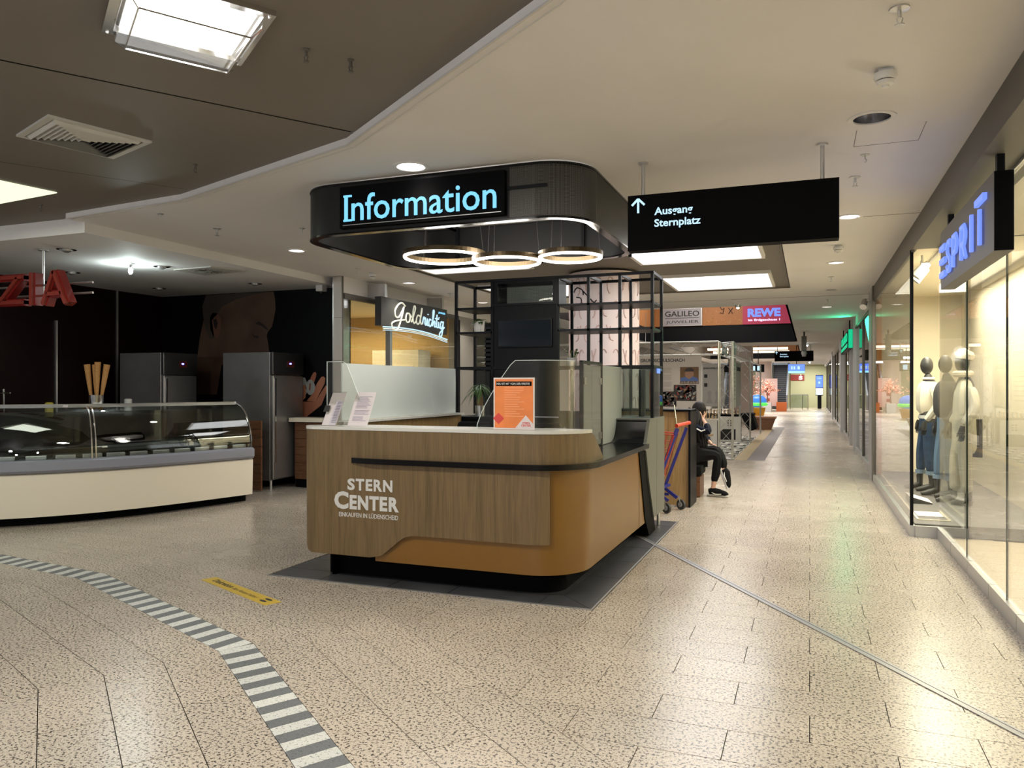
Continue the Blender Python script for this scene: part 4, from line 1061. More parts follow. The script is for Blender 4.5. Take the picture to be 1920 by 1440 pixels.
# placards on the platform
for x, y, lab, lean in ((1.22, 10.35, 'tilted dark price placard on the window platform by the boots', 1), (1.18, 9.35, 'flat white price card lying near the front of the window platform', 0)):
    t = thing('price_card', lab, 'sign', (x, y, .12))
    if lean: MB().prism([(x - .12, y - .18, .122), (x + .12, y - .2, .122), (x + .12, y - .2, .135), (x - .12, y - .18, .20)], (0, .38, 0)).build('wedge', M_mann, t); MB().prism([(x - .12, y - .18, .2), (x + .12, y - .2, .135), (x + .12, y + .18, .135), (x - .12, y + .2, .2)], (0, 0, .004)).build('card', M_paper, t)
    else: B(x - .11, x + .14, y - .16, y + .16, .121, .128).build('card', M_paper, t)
t = thing('floor_frame', 'thin pale border frame lying on the grey window platform', 'frame', (1.2, 11, .12)); MB().bar((1.05, 8.95, .125), (1.05, 13.3, .125), .02, .008).bar((1.05, 8.95, .125), (1.35, 8.95, .125), .02, .008).build('strip', M_creamw, t)

# shop name box with raised lit letters
es = thing('shop_sign', 'dark projecting shop sign box with violet lit letters over the glass front', 'sign', (1.05, 6.15, 2.29))
B(1.0, 1.1, 5.18, 7.12, 2.29, 2.755).build('sign_box', mat('taupe_sign', (.12, .11, .10), .5), es)
B(1.001, 1.099, 5.172, 5.18, 2.292, 2.753).build('end_cap', M_blackm, es)
for y in (5.25, 6.95): B(1.03, 1.07, y, y + .05, 2.755, 2.9).build('bracket', M_black, es)
def pbox(mb, y0, y1, z0, z1, sh=0): mb.prism([(1.0, y0, z0), (1.0, y1, z0 + sh), (1.0, y1, z1 + sh), (1.0, y0, z1)], (-.025, 0, 0))
lt = MB()
for z in (2.37, 2.475, 2.58): pbox(lt, 6.80, 7.03, z, z + .04)
lt.build('letter_bars', M_blue2, es)
def stroke(pts, w=.021):
    global sp
    sp.tube([(.985, a, b) for a, b in pts], w, 8, flat=((1, 0, 0), .6))
sp = MB(); y0 = 6.72; stroke([(y0 - .17, 2.56), (y0 - .13, 2.60), (y0 - .06, 2.60), (y0 - .02, 2.56), (y0 - .03, 2.52), (y0 - .14, 2.46), (y0 - .16, 2.42), (y0 - .12, 2.385), (y0 - .05, 2.385), (y0 - .01, 2.42)]); sp.build('letter', M_blue2, es, smooth=True)
sp = MB(); y0 = 6.44; stroke([(y0, 2.38), (y0, 2.61)]); stroke([(y0, 2.60), (y0 - .11, 2.60), (y0 - .15, 2.56), (y0 - .15, 2.52), (y0 - .11, 2.48), (y0, 2.48)]); sp.build('letter', M_blue2, es, smooth=True)
sp = MB(); y0 = 6.12; stroke([(y0, 2.38), (y0, 2.61)]); stroke([(y0, 2.60), (y0 - .11, 2.60), (y0 - .15, 2.56), (y0 - .15, 2.52), (y0 - .11, 2.48), (y0, 2.48)]); stroke([(y0 - .07, 2.48), (y0 - .16, 2.38)]); sp.build('letter', M_blue2, es, smooth=True)
sp = MB(); y0 = 5.76; stroke([(y0, 2.38), (y0, 2.62)]); sp.build('letter', M_blue2, es, smooth=True)
sp = MB(); y0 = 5.5; stroke([(y0, 2.38), (y0, 2.60)]); sp.build('letter', M_blue2, es, smooth=True)

tb = MB(); pbox(tb, 5.36, 5.62, 2.635, 2.675, 0); tb.build('letter_bar', M_blue2, es)
light('sign_glow', 'AREA', (.93, 6.1, 2.48), .7, (.3, .4, 1), 1.7, .3, aim=(-1, 6.1, 2.6))

# shop fronts further down the walkway
def front(n, y0, y1, x, ny, fr=M_header):
    w_ = setting('window_%d' % n, (x, (y0 + y1) / 2, 0))
    st = (y1 - y0) / ny
    for i in range(ny):
        pane(w_, x, y0 + st * i + .03, y0 + st * (i + 1) - .03, .1, 2.85); B(x - .03, x + .03, y0 + st * i - .03, y0 + st * i + .03, 0, 2.87).build('frame', fr, w_)
    B(x - .03, x + .03, y0, y1, 2.85, 2.89).build('frame', fr, w_); B(x - .03, x + .03, y0, y1, 0, .1).build('kick_plate', M_alu, w_)
    return w_
front(4, 14.45, 19.6, 1.02, 2); front(5, 21.6, 27.5, 1.05, 3); front(6, 28.5, 38, 1.05, 4); front(7, 39, 57, 1.05, 6)
struct('trim_6', MB().box(.94, 1.06, 13.62, 14.42, 0, CZ), M_alu)
struct('trim_7', MB().box(.95, 1.1, 19.6, 19.8, 0, CZ).box(.95, 1.1, 21.4, 21.6, 0, CZ).box(.95, 1.1, 27.5, 28.5, 0, CZ).box(.95, 1.1, 38, 39, 0, CZ), M_alu)
struct('trim_8', MB().box(.98, 1.04, 14.42, 57, 2.89, CZ), M_white)
sw = MB().box(5, 5.1, 14, 60, 0, 3.1)
for y in (14.05, 21, 28, 38.5, 57): sw.box(1.1, 5, y, y + .1, 0, 3.1)
struct('wall_side_shops', sw, mat('dim_shop_wall', (.3, .26, .22), .7))
for i, (y, mcol) in enumerate(((16, M_coatd), (17.5, M_creamw), (23, M_redl), (25, M_denim), (31, M_knit), (34, M_coatd), (44, M_creamw))):
    t = thing('clothes_rail', ['clothes rail with dark garments behind the first far shop window', 'clothes rail with pale garments behind the first far shop window', 'clothes rail with red garments behind the green sign shop', 'clothes rail with blue garments in the green sign shop', 'clothes rail with cream garments in the third far shop', 'clothes rail with black garments in the third far shop', 'clothes rail with pale garments in the farthest shop'][i], 'clothes rail', (2.4, y, 0), 'clothes rails in the far shops')
    MB().tube([(2.4, y - .5, .01), (2.4, y - .5, 1.4), (2.4, y + .5, 1.4), (2.4, y + .5, .01)], .015, 6).build('rail', M_steel, t)
    for k in range(6): B(2.2, 2.6, y - .4 + k * .15, y - .33 + k * .15, .55, 1.36).build('garment', mcol, t, bevel=.01)
gs = thing('green_shop_sign', 'bright green lit shop sign sticking out over the far shop front', 'sign', (.85, 22, 2.42))
B(.86, .95, 19.9, 24.2, 2.42, 2.86).build('sign_box', M_black, gs)
B(.855, .861, 19.9, 24.2, 2.43, 2.85).build('sign_face', M_blackm, gs)
B(.86, .95, 19.88, 19.9, 2.42, 2.86).build('end_cap', M_green, gs)
writing('lettering', 'CALAMO', (.854, 23.9, 2.6), (0, -1, 0), (0, 0, 1), M_green, gs, width=3.6, height=.22, extrude=.01, bold=.03)
writing('lettering', 'SHOES AND MORE', (.854, 23.9, 2.46), (0, -1, 0), (0, 0, 1), M_green, gs, width=3.6, height=.09, extrude=.01, bold=.03)
for y in (20.2, 23.8): MB().tube([(.9, y, 2.86), (.9, y, CZ)], .015, 8).build('rod', M_black, gs)
t = thing('wall_spotlight', 'small grey spotlight on the metal pier beside the far glass front', 'spotlight', (.9, 14.2, 2.85))
MB().tube([(.94, 14.3, 2.97), (.88, 14.3, 2.95)], .015, 8).build('arm', M_steel, t); MB().tube([(.88, 14.36, 2.96), (.84, 14.2, 2.84)], [.05, .055], 14).build('head', M_steel, t, smooth=True)

# ------------------------------------------------------------------ mannequins
def mannequin(x, y, lab, yaw, kind):
    t = thing('mannequin', lab, 'mannequin', (x, y, .12), 'mannequins in the shop window')
    c, s = math.cos(yaw), math.sin(yaw)
    def W(a, b, h): return (x + a * c - b * s, y + a * s + b * c, .12 + h)     # a sideways, b forwards
    body = chains((W(0, 0, .98), (.13, .1)),
        [(W(0, 0, 1.12), (.105, .085)), (W(0, .0, 1.3), (.13, .095)), (W(0, -.01, 1.42), (.11, .07)), (W(0, .0, 1.5), (.05, .05)), (W(0, .015, 1.56), (.05, .055))],
        [0, (W(-.09, 0, .88), .085), (W(-.1, .02, .5), .055), (W(-.1, -.02, .1), .035), (W(-.1, 0, .05), .035), (W(-.1, .12, .03), .03)],
        [0, (W(.09, 0, .88), .085), (W(.1, .06, .5), .055), (W(.11, .08, .1), .035), (W(.11, .1, .05), .035), (W(.11, .22, .03), .03)])
    b_ = skin_mesh(*[body[0], body[1]], body[2]); b_.sphere(W(0, .02, 1.66), (.078, .088, .115), 18, 12)
    b_.build('body', M_mann, t, smooth=True)
    ft = MB()
    for sx, fy in ((-.1, 0), (.11, .1)): ft.tube([W(sx, fy - .02, .2), W(sx, fy - .02, .08), W(sx, fy + .07, .045), W(sx, fy + .17, .025)], [.042, .042, .04, .022], 12)
    for sx, fy in ((-.1, 0), (.11, .1)): ft.tube([W(sx, fy - .04, .05), W(sx, fy - .04, .002)], [.03, .02], 8)
    ft.build('boots', M_mann, t, smooth=True)
    def arm(sx, m, r, bend=.0, out=.06):
        P_ = chains((W(sx * .17, -.01, 1.39), r), [(W(sx * (.20 + out), -.05, 1.14), r * .92), (W(sx * (.20 + out * .8), .05 + bend, .93), r * .75)])
        skin_mesh(P_[0], P_[1], P_[2]).build('sleeve', m, t, smooth=True)
        hx, hy = sx * (.20 + out * .8), .06 + bend
        h = MB(); h.tube([W(hx, hy, .93), W(hx, hy + .01, .87), W(hx, hy + .02, .81)], [.024, .036, .03], 8, flat=((c, s, 0), .6))
        for k in range(4): h.tube([W(hx - .002, hy - .018 + k * .016, .82), W(hx - sx * .012, hy - .012 + k * .016, .775), W(hx - sx * .03, hy - .01 + k * .016, .745 + abs(k - 1.5) * .008)], [.0085, .0075, .006], 6)
        h.tube([W(hx - sx * .01, hy + .03, .87), W(hx - sx * .03, hy + .05, .83), W(hx - sx * .03, hy + .05, .80)], [.01, .009, .007], 6)
        h.build('hand', M_mann, t, smooth=True)
    def trousers(m, cuff=True, z0=.24, r=.075):
        P_ = chains((W(0, 0, .98), (.135, .1)), [(W(0, 0, 1.06), (.12, .095))],
            [0, (W(-.085, 0, .86), .1), (W(-.1, .02, .52), r), (W(-.1, -.01, z0), r * .8)], [0, (W(.085, 0, .86), .1), (W(.1, .06, .52), r), (W(.108, .07, z0), r * .8)])
        skin_mesh(P_[0], P_[1], P_[2]).build('trousers', m, t, smooth=True)
        if cuff:
            for sx, fy in ((-.1, -.01), (.108, .07)): MB().tube([W(sx, fy, z0 - .02), W(sx, fy, z0 + .03)], r * .86, 14).build('cuff', mat('pale_denim', (.2, .27, .36), .9), t, smooth=True)
    def top(m, name, z0, grow=1.0):
        P_ = chains((W(0, 0, z0), (.155 * grow, .12 * grow)), [(W(0, 0, 1.15), (.15 * grow, .12 * grow)), (W(0, 0, 1.32), (.155 * grow, .115 * grow)), (W(0, 0, 1.42), (.12 * grow, .08)), (W(0, .0, 1.475), (.06, .055))])
        skin_mesh(P_[0], P_[1], P_[2]).build(name, m, t, smooth=True)
    if kind == 'knit':
        trousers(M_denim); top(M_knit, 'sweater', .99, 1.08); arm(-1, M_knit, .058, .04); arm(1, M_knit, .058)
        MB().tube([W(0, 0, .96), W(0, 0, 1.0)], [.15, .155], 18, flat=((-s, c, 0), .75)).build('shirt_hem', M_shirt, t, smooth=True)
        MB().ring(W(0, .0, 1.49), .06, .018, 20, 8).build('shirt_collar', M_shirt, t, smooth=True)
    elif kind == 'dark':
        trousers(mat('light_denim', (.12, .2, .3), .9)); top(mat('grey_top', (.16, .17, .19), .9), 'top', 1.0); top(M_coatd, 'jacket', .96, 1.12); arm(-1, M_coatd, .06); arm(1, M_coatd, .06)
    else:
        trousers(mat('cream_trousers', (.62, .57, .45), .9), False, .12, .08)
        P_ = chains((W(0, -.01, .55), (.19, .15)), [(W(0, 0, .98), (.17, .14)), (W(0, 0, 1.15), (.165, .13)), (W(0, 0, 1.32), (.17, .12)), (W(0, 0, 1.42), (.13, .085)), (W(0, .0, 1.48), (.07, .06))])
        skin_mesh(P_[0], P_[1], P_[2]).build('coat', M_coat, t, smooth=True)
        b2 = MB().tube([W(.02, -.13, .56), W(.02, -.13, 1.0)], .13, 16, flat=((-s, c, 0), .45)); b2.build('coat_back', M_coatd, t, smooth=True)
        arm(-1, M_coat, .07, .02); arm(1, M_coat, .07, .02)
        MB().tube([W(0, .0, 1.70), W(0, -.01, 1.755), W(0, -.02, 1.80), W(0, -.03, 1.815)], [.094, .105, .08, .03], 18).build('beret', M_knit, t, smooth=True)
        MB().ring(W(0, .01, 1.53), .075, .04, 20, 8).build('scarf', M_knit, t, smooth=True)
mannequin(1.47, 11.5, 'charcoal mannequin in cream knit sweater and dark blue jeans', PI / 2 + .1, 'knit')
mannequin(1.60, 10.9, 'charcoal mannequin in black jacket and light jeans between the other two', PI / 2 + .12, 'dark')
mannequin(1.69, 10.32, 'mannequin in ecru coat, beret and scarf with cream trousers', PI / 2 + .1, 'coat')

# ------------------------------------------------------------------ ice cream bar
IP = [(-6.78, 8.12), (-6.90, 7.65), (-7.04, 7.15), (-7.22, 6.65), (-7.45, 6.2), (-7.8, 5.75), (-8.3, 5.35), (-9.0, 5.05), (-9.8, 4.9)]
def crom(P, n=6):
    out = []
    for i in range(len(P) - 1):
        p0 = P[max(i - 1, 0)]; p1 = P[i]; p2 = P[i + 1]; p3 = P[min(i + 2, len(P) - 1)]
        for k in range(n):
            t = k / n
            out.append(tuple(.5 * ((2 * p1[j]) + (-p0[j] + p2[j]) * t + (2 * p0[j] - 5 * p1[j] + 4 * p2[j] - p3[j]) * t * t + (-p0[j] + 3 * p1[j] - 3 * p2[j] + p3[j]) * t ** 3) for j in range(len(p1))))
    out.append(P[-1]); return out
IC = crom(IP)
def norms(P):
    R = []
    for i in range(len(P)):
        a, b = P[max(i - 1, 0)], P[min(i + 1, len(P) - 1)]; d = (b[0] - a[0], b[1] - a[1]); L = math.hypot(*d)
        R.append((-d[1] / L, d[0] / L))
    return R
NN = norms(IC)
if NN[0][0] < 0: NN = [(-a, -b) for a, b in NN]      # outward (towards the mall)
def sweep(prof, closed=True, P=IC, N=NN, caps=True):
    mb = MB(); k = len(prof); vs = []
    for (x, y), (nx, ny) in zip(P, N):
        for o_, z in prof: vs.append((x + nx * o_, y + ny * o_, z))
    fs = []
    kk = k if closed else k - 1
    for i in range(len(P) - 1):
        for j in range(kk): a = i * k; fs.append((a + j, a + (j + 1) % k, a + k + (j + 1) % k, a + k + j))
    if closed and caps: fs += [tuple(range(k))[::-1], tuple((len(P) - 1) * k + j for j in range(k))]
    mb.add(vs, fs); return mb
ib = thing('ice_cream_counter', 'curved cream ice cream display counter with glass front and chrome joints', 'display counter', (-7.8, 6.5, 0))
sweep([(-.14, .0), (-.14, .1), (-1.0, .1), (-1.0, .0)]).build('toe_kick', M_blackm, ib, smooth=True)
sweep([(0, .1), (.015, .55), (-.03, .57), (-.05, .1)]).build('front_panel', M_cream, ib, smooth=True)
sweep([(.02, .57), (.045, .6), (.045, .69), (.01, .71), (-.06, .71), (-.06, .57)]).build('bumper_band', M_band, ib, smooth=True)
sweep([(-.06, .1), (-.06, .66), (-1.0, .66), (-1.0, .1)]).build('cabinet_body', mat('inner_steel', (.34, .34, .33), .4, .6), ib)
gp = [(-.02 - .36 * (1 - math.cos(t * PI / 2)) ** 1.0, .71 + .57 * math.sin(t * PI / 2)) for t in [i / 8 for i in range(9)]]
gp_full = gp + [(a - .006, b) for a, b in gp[::-1]]
n_split = 24
sweep(gp_full, True, IC[:n_split], NN[:n_split]).build('curved_glass', M_iceg, ib, smooth=True)
sweep(gp_full, True, IC[n_split - 1:], NN[n_split - 1:]).build('curved_glass', M_iceg, ib, smooth=True)
for idx, dd in ((n_split - 1, -.02), (n_split - 1, .02), (0, 0)):
    p, n = IC[idx], NN[idx]; tx, ty = -n[1], n[0]
    MB().tube([(p[0] + n[0] * (a + .004) + tx * dd, p[1] + n[1] * (a + .004) + ty * dd, b) for a, b in gp], .011, 6).build('chrome_joint', M_chrome, ib, smooth=True)
sweep([(-.36, 1.275), (-.36, 1.30), (-.52, 1.30), (-.52, 1.275)]).build('top_rail', M_steel, ib)
sweep([(-.355, 1.262), (-.345, 1.302), (-.375, 1.302), (-.375, 1.262)]).build('front_lip', M_alu, ib)
sweep([(-.9, .66), (-.9, 1.2), (-.94, 1.2), (-.94, .66)]).build('back_screen', M_smoke, ib)
for i in range(2, len(IC) - 3, 3):
    (x, y), (nx, ny) = IC[i], NN[i]; tx, ty = -ny, nx
    m = MB(); c0 = V(x - nx * .42, y - ny * .42, .70); w_, d_ = .1, .32
    m.prism([c0 + V(tx, ty, 0) * w_ - V(nx, ny, 0) * d_, c0 + V(tx, ty, 0) * w_ + V(nx, ny, 0) * d_, c0 - V(tx, ty, 0) * w_ + V(nx, ny, 0) * d_, c0 - V(tx, ty, 0) * w_ - V(nx, ny, 0) * d_], (0, 0, .05))
    m.build('steel_tray', M_steel, ib, bevel=.008)
sweep([(-.12, .74), (-.12, .76), (-.3, .80), (-.3, .78)]).build('inner_shelf', M_smoke, ib)
x, y = IC[0]; nx, ny = NN[0]
MB().prism([(x + nx * a, y + ny * a, b) for a, b in [(-.9, .71)] + gp + [(-.9, 1.28)]], (-.006 * ny, .006 * nx, 0)).build('end_glass', M_caseg, ib)
(x, y), (nx, ny) = IC[26], NN[26]
B(x - nx * .345 - .06, x - nx * .345 + .06, y - ny * .34 - .006, y - ny * .34, 1.268, 1.296).build('price_tag', M_paper, ib) 
# cones in their holder
for (cx, cy, lab) in ((-7.83, 6.66, 'steel cone holder on the counter top'),):
    t = thing('cone_holder', 'short steel holder standing on the ice cream counter', 'holder', (cx, cy, 1.30))
    MB().lathe((cx, cy, 1.302), [(.075, 0), (.078, .1), (.072, .1), (.07, .01), (0, .01)], 24).build('cup', M_chrome, t, smooth=True)
    for k, (dx, dy, tl, lb) in enumerate(((-.035, -.02, -.055, 'leftmost wafer cone stack leaning out of the steel holder'), (-.008, .015, -.015, 'second wafer cone stack, upright in the steel holder'), (.02, -.015, .012, 'tallest wafer cone stack in the middle of the holder'), (.04, .015, .075, 'wafer cone stack leaning towards the fridges'))):
        ox, oy = cx + .932 * dx, cy + .36 * dx + dy
        hgt = .44 + (.03 if k == 2 else 0)
        c_ = thing('wafer_cones', lb, 'ice cream cones', (ox, oy, 1.32), 'stacked wafer cones in the holder')
        m = MB(); m.tube([(ox, oy, 1.318), (ox + .932 * tl * .5, oy + .36 * tl * .5, 1.32 + hgt / 2), (ox + .932 * tl, oy + .36 * tl, 1.32 + hgt)], [.012, .026, .035], 14); m.build('cone', M_cone, c_, smooth=True)
        m = MB()
        for q_ in range(3): zz = hgt * (.78 + q_ * .07); f_ = zz / hgt; m.ring((ox + .932 * tl * f_, oy + .36 * tl * f_, 1.32 + zz), .012 + .024 * f_, .002, 14, 4)
        m.build('cone_rim', M_cone, c_)
# tap, box and bottles on the back counter
t = thing('water_tap', 'chrome tap with cross handles behind the ice cream counter', 'tap', (-9.9, 7.1, 1.28))
MB().tube([(-9.6, 6.8, 1.1), (-9.6, 6.8, 1.47)], .012, 8).tube([(-9.68, 6.77, 1.42), (-9.52, 6.83, 1.42)], .012, 8).tube([(-9.6, 6.8, 1.1), (-9.6, 6.8, 1.16)], .05, 10).build('tap_body', M_chrome, t, smooth=True)
t = thing('cardboard_box', 'open kraft box with wrapping behind the ice cream counter', 'box', (-10.0, 6.2, 1.1)); B(-9.9, -9.55, 6.25, 6.55, 1.11, 1.40).build('box', mat('kraft', (.3, .2, .09), .8), t); MB().prism([(-9.55, 6.25, 1.401), (-9.9, 6.25, 1.401), (-9.9, 6.17, 1.44), (-9.45, 6.17, 1.44)], (0, .3, 0)).build('flap', M_potg, t)
bc = thing('back_counter', 'dark back counter behind the ice cream display', 'counter', (-9.6, 7.8, 0))
MB().prism([(-8.75, 8.5, 0.005), (-9.25, 6.7, 0.005), (-10, 6.1, 0.005), (-10, 8.5, 0.005)], (0, 0, 1.1)).build('carcass', M_blackm, bc)
for (x, y, h, r, mm, lab) in ((-8.75, 7.95, .22, .05, M_pot, 'white paper roll on the back counter'), (-9.1, 7.9, .16, .04, M_black, 'black canister with white lid on the back counter'), (-9.3, 7.2, .18, .05, mat('yellow_pack', (.5, .4, .05), .5), 'yellow tub on the dark back counter')):
    t = MB().lathe((x, y, 1.105), [(r, 0), (r, h), (r * .6, h + .01)], 16).build('canister', mm, None, smooth=True); tag(t, lab, 'canister')
# fridges
def fridge(x, y, lab, wd, dp):
    t = thing('upright_fridge', lab, 'fridge', (x - dp / 2, y + wd / 2, 0), 'steel upright fridges')
    B(x - dp, x - .05, y, y + wd, .14, 2.0).build('body', M_fridge, t, bevel=.006)
    B(x - .048, x, y + .01, y + wd - .01, .16, 1.66).build('door', M_fridge, t, bevel=.008)
    B(x - .048, x + .005, y, y + wd, 1.675, 2.0).build('control_panel', mat('dark_steel', (.14, .14, .14), .3, .9), t, bevel=.004)
    B(x, x + .02, y + .035, y + .06, .4, 1.62).build('handle', M_chrome, t)
    B(x + .005, x + .009, y + wd * .45, y + wd * .68, 1.79, 1.88).build('display', mat('fridge_display', (.1, .02, .015), .3), t)
    B(x + .009, x + .011, y + wd * .52, y + wd * .58, 1.83, 1.85).build('blue_light', mat('blue_led', (.1, .1, 1), .4, emit=(.1, .12, 1), estr=6), t)
    for dx, dy in ((-.08, .06), (-.08, wd - .06), (-dp + .06, .06), (-dp + .06, wd - .06)): MB().tube([(x + dx, y + dy, 0.001), (x + dx, y + dy, .14)], .02, 10).build('leg', M_steel, t)
fridge(-7.22, 9.08, 'brushed steel upright fridge in front of the mural with the hand', .72, .9)
fridge(-8.78, 8.60, 'brushed steel upright fridge in shadow, behind the cones', .66, .85)
# mural wall and picture
struct('wall_left_rear', B(-10.1, -6.46, 9.87, 9.93, 0, CZ), mat('black_wall', (.001, .001, .0015), .5, spec=.12))
struct('wall_left', B(-10.16, -10.1, 4.0, 9.93, 0, SZ), mat('maroon_wall', (.006, .001, .001), .4, spec=.12))
B(-10.1, -10.085, 8.95, 8.98, 0, SZ).build('steel_profile', M_steel, bpy.data.objects['wall_left']); B(-10.1, -10.07, 7.9, 7.93, 1.1, 2.45).build('steel_profile', M_steel, bpy.data.objects['wall_left'])
struct('baseboard_left', B(-7.2, -6.62, 9.78, 9.87, 0, .12), M_grand)
mu = thing('mural', 'dark wall mural of a face looking down and a hand holding a white cup', 'mural', (-8.2, 9.86, 1.0))
ART = {'face' : [(-9.17, 2.99), (-8.68, 2.99), (-7.83, 2.99), (-7.8, 2.88), (-7.79, 2.71), (-7.83, 2.54), (-7.86, 2.44), (-7.94, 2.36), (-7.96, 2.3), (-7.93, 2.17), (-7.91, 2.03), (-7.95, 1.95), (-8.26, 1.9), (-8.85, 1.85), (-8.95, 1.37), (-9.42, 1.37), (-9.38, 1.81), (-9.31, 2.24), (-9.27, 2.41), (-9.22, 2.59), (-9.25, 2.81)] ,
'hair' : [(-9.25, 2.81), (-9.17, 2.99), (-8.68, 2.99), (-7.95, 2.99), (-8.26, 2.95), (-8.57, 2.89), (-8.84, 2.79), (-8.95, 2.66), (-9.05, 2.58), (-9.0, 2.29), (-9.09, 2.27), (-9.19, 2.46)] ,
'ear' : [(-9.09, 2.62), (-9.03, 2.7), (-8.92, 2.68), (-8.86, 2.58), (-8.88, 2.39), (-8.93, 2.28), (-9.02, 2.32), (-9.08, 2.43)] ,
'earin' : [(-9.02, 2.58), (-8.96, 2.6), (-8.93, 2.53), (-8.96, 2.42), (-9.0, 2.48)] ,
'brow' : [(-8.19, 2.5), (-8.1, 2.53), (-8.0, 2.47), (-7.92, 2.39), (-7.98, 2.4), (-8.07, 2.46)] ,
'lid' : [(-8.27, 2.36), (-8.2, 2.31), (-8.11, 2.3), (-8.13, 2.26), (-8.21, 2.28)] ,
'cheek' : [(-8.68, 2.23), (-8.41, 2.29), (-8.21, 2.22), (-8.15, 2.09), (-8.26, 2.0), (-8.68, 2.0)] ,
'f1' : [(-7.08, 1.72), (-7.05, 1.725), (-7.03, 1.70), (-7.04, 1.65), (-7.07, 1.57), (-7.16, 1.57), (-7.13, 1.65)] ,
'f2' : [(-6.94, 1.65), (-6.90, 1.655), (-6.87, 1.63), (-6.88, 1.55), (-7.05, 1.27), (-7.21, 1.28), (-7.11, 1.38), (-7.02, 1.55)] ,
'f3' : [(-6.86, 1.52), (-6.83, 1.49), (-6.85, 1.41), (-6.94, 1.22), (-7.25, 1.01), (-7.5, .9), (-7.45, 1.3), (-7.23, 1.27), (-7.05, 1.27), (-6.94, 1.42)] ,
'thumb' : [(-7.32, 1.48), (-7.28, 1.52), (-7.23, 1.53), (-7.21, 1.49), (-7.23, 1.33), (-7.32, 1.25), (-7.36, 1.29)] ,
'cup' : [(-7.6, 1.65), (-7.24, 1.64), (-7.21, 1.58), (-7.21, 1.39), (-7.6, 1.37)] ,
'ring' : [(-7.05, 1.49), (-7.06, 1.45), (-7.08, 1.41), (-7.11, 1.38), (-7.14, 1.37), (-7.17, 1.38), (-7.2, 1.41), (-7.22, 1.45), (-7.23, 1.49), (-7.22, 1.53), (-7.2, 1.57), (-7.17, 1.6), (-7.14, 1.61), (-7.11, 1.6), (-7.08, 1.57), (-7.06, 1.53)] ,
'hole' : [(-7.155, 1.55), (-7.13, 1.55), (-7.14, 1.44), (-7.165, 1.45)]}
skd = mat('print_dim_skin', (.055, .032, .022), .6)
N = NT(skd); n_ = N.n('ShaderNodeTexNoise', Scale=1.6, Detail=2.0); N.l(N.pos(), n_.inputs['Vector']); N.l(N.ramp(n_.outputs['Fac'], [(.35, (.05, .019, .009)), (.65, (.085, .045, .026))]), N.b.inputs['Base Color'])
for k, mm, d_ in (('face', skd, 1), ('hair', mat('print_hair', (.035, .025, .018), .6), 2), ('ear', mat('print_ear', (.10, .04, .022), .6), 2), ('earin', mat('print_shadow', (.008, .003, .002), .6), 3), ('brow', MATS['print_shadow'], 2),
                  ('lid', MATS['print_shadow'], 2), ('f3', mat('print_hand', (.40, .15, .085), .6), 1), ('f2', mat('print_finger', (.46, .18, .10), .6), 2), ('f1', MATS['print_hand'], 1), ('cup', mat('print_cup', (.4, .42, .42), .5), 2), ('ring', MATS['print_cup'], 3), ('hole', mat('print_gap', (.3, .09, .05), .5), 4), ('thumb', mat('print_thumb', (.5, .22, .13), .6), 3)):
    MB().prism([(x, 9.868 - .001 * d_, z) for x, z in ART[k]], (0, .0008, 0)).build({'face': 'face_print', 'hair': 'hair_print', 'ear': 'ear_print', 'earin': 'ear_shadow', 'brow': 'brow_print', 'lid': 'eyelid_print', 'f1': 'finger_print', 'f2': 'finger_print', 'f3': 'palm_print', 'cup': 'cup_print', 'ring': 'cup_handle', 'hole': 'handle_gap', 'thumb': 'thumb_print'}[k], mm, mu)
bcr = thing('serving_counter', 'low walnut counter with cream top beside the tall fridge', 'counter', (-6.9, 9.5, 0))
B(-7.2, -6.62, 9.42, 9.78, .98, 1.04).build('countertop', M_cream, bcr)
for i in range(7): B(-7.15, -6.64, 9.50, 9.53, .13 + i * .12, .245 + i * .12).build('plank', M_woodp, bcr)
B(-7.15, -6.64, 9.52, 9.76, .005, .975).build('carcass', M_blackm, bcr)
sl = thing('slatted_panel', 'walnut planked panel between the display counter and the steel fridge', 'panel', (-7.0, 8.8, 0))
for i in range(8): B(-7.95, -7.28, 8.9, 8.93, .02 + i * .125, .14 + i * .125).build('plank', M_woodp, sl)
# red channel letters on rods
ez = thing('shop_letters', 'red three-dimensional letters hanging from rods under the ice cream bar ceiling', 'sign', (-7.9, 5.85, 2.37))
LZ0, LZ1 = 2.375, 2.725
def seg(a, b, w): 
    a = Vector((a[0], 5.885, a[1])); b = Vector((b[0], 5.885, b[1])); return MB().bar(a, b, .09, w, (0, 0, 1)) if abs((b - a).normalized().z) < .5 else MB().bar(a, b, w, .09, (0, 1, 0))
def letter(segs_, lab=None):
    m = MB(); f_ = MB()
    for a, b in segs_:
        s_ = seg(a, b, .075); m.add(s_.v, s_.f)
        s2 = seg(a, b, .04); f_.add([v + V(0, -.03, 0) for v in s2.v], s2.f)
    o = m.build('letter', M_red, ez); f_.build('letter_inlay', M_redl, o)
letter([((-8.93, LZ0 + .04), (-8.7, LZ0 + .04)), ((-8.93, 2.55), (-8.72, 2.55)), ((-8.93, LZ1 - .04), (-8.68, LZ1 - .04)), ((-8.93, LZ0), (-8.93, LZ1))])
letter([((-8.33, LZ1 - .04), (-7.93, LZ1 - .04)), ((-8.0, LZ1 - .05), (-8.28, LZ0 + .05)), ((-8.33, LZ0 + .04), (-7.93, LZ0 + .04))])
letter([((-7.79, LZ0), (-7.79, LZ1))])
letter([((-7.62, LZ0), (-7.46, LZ1)), ((-7.46, LZ1), (-7.28, LZ0)), ((-7.56, LZ0 + .11), (-7.34, LZ0 + .11))])
for z in (2.50, 2.61): MB().tube([(-10.0, 6.0, z), (-7.1, 6.0, z)], .012, 8).build('rod', M_steel, ez)
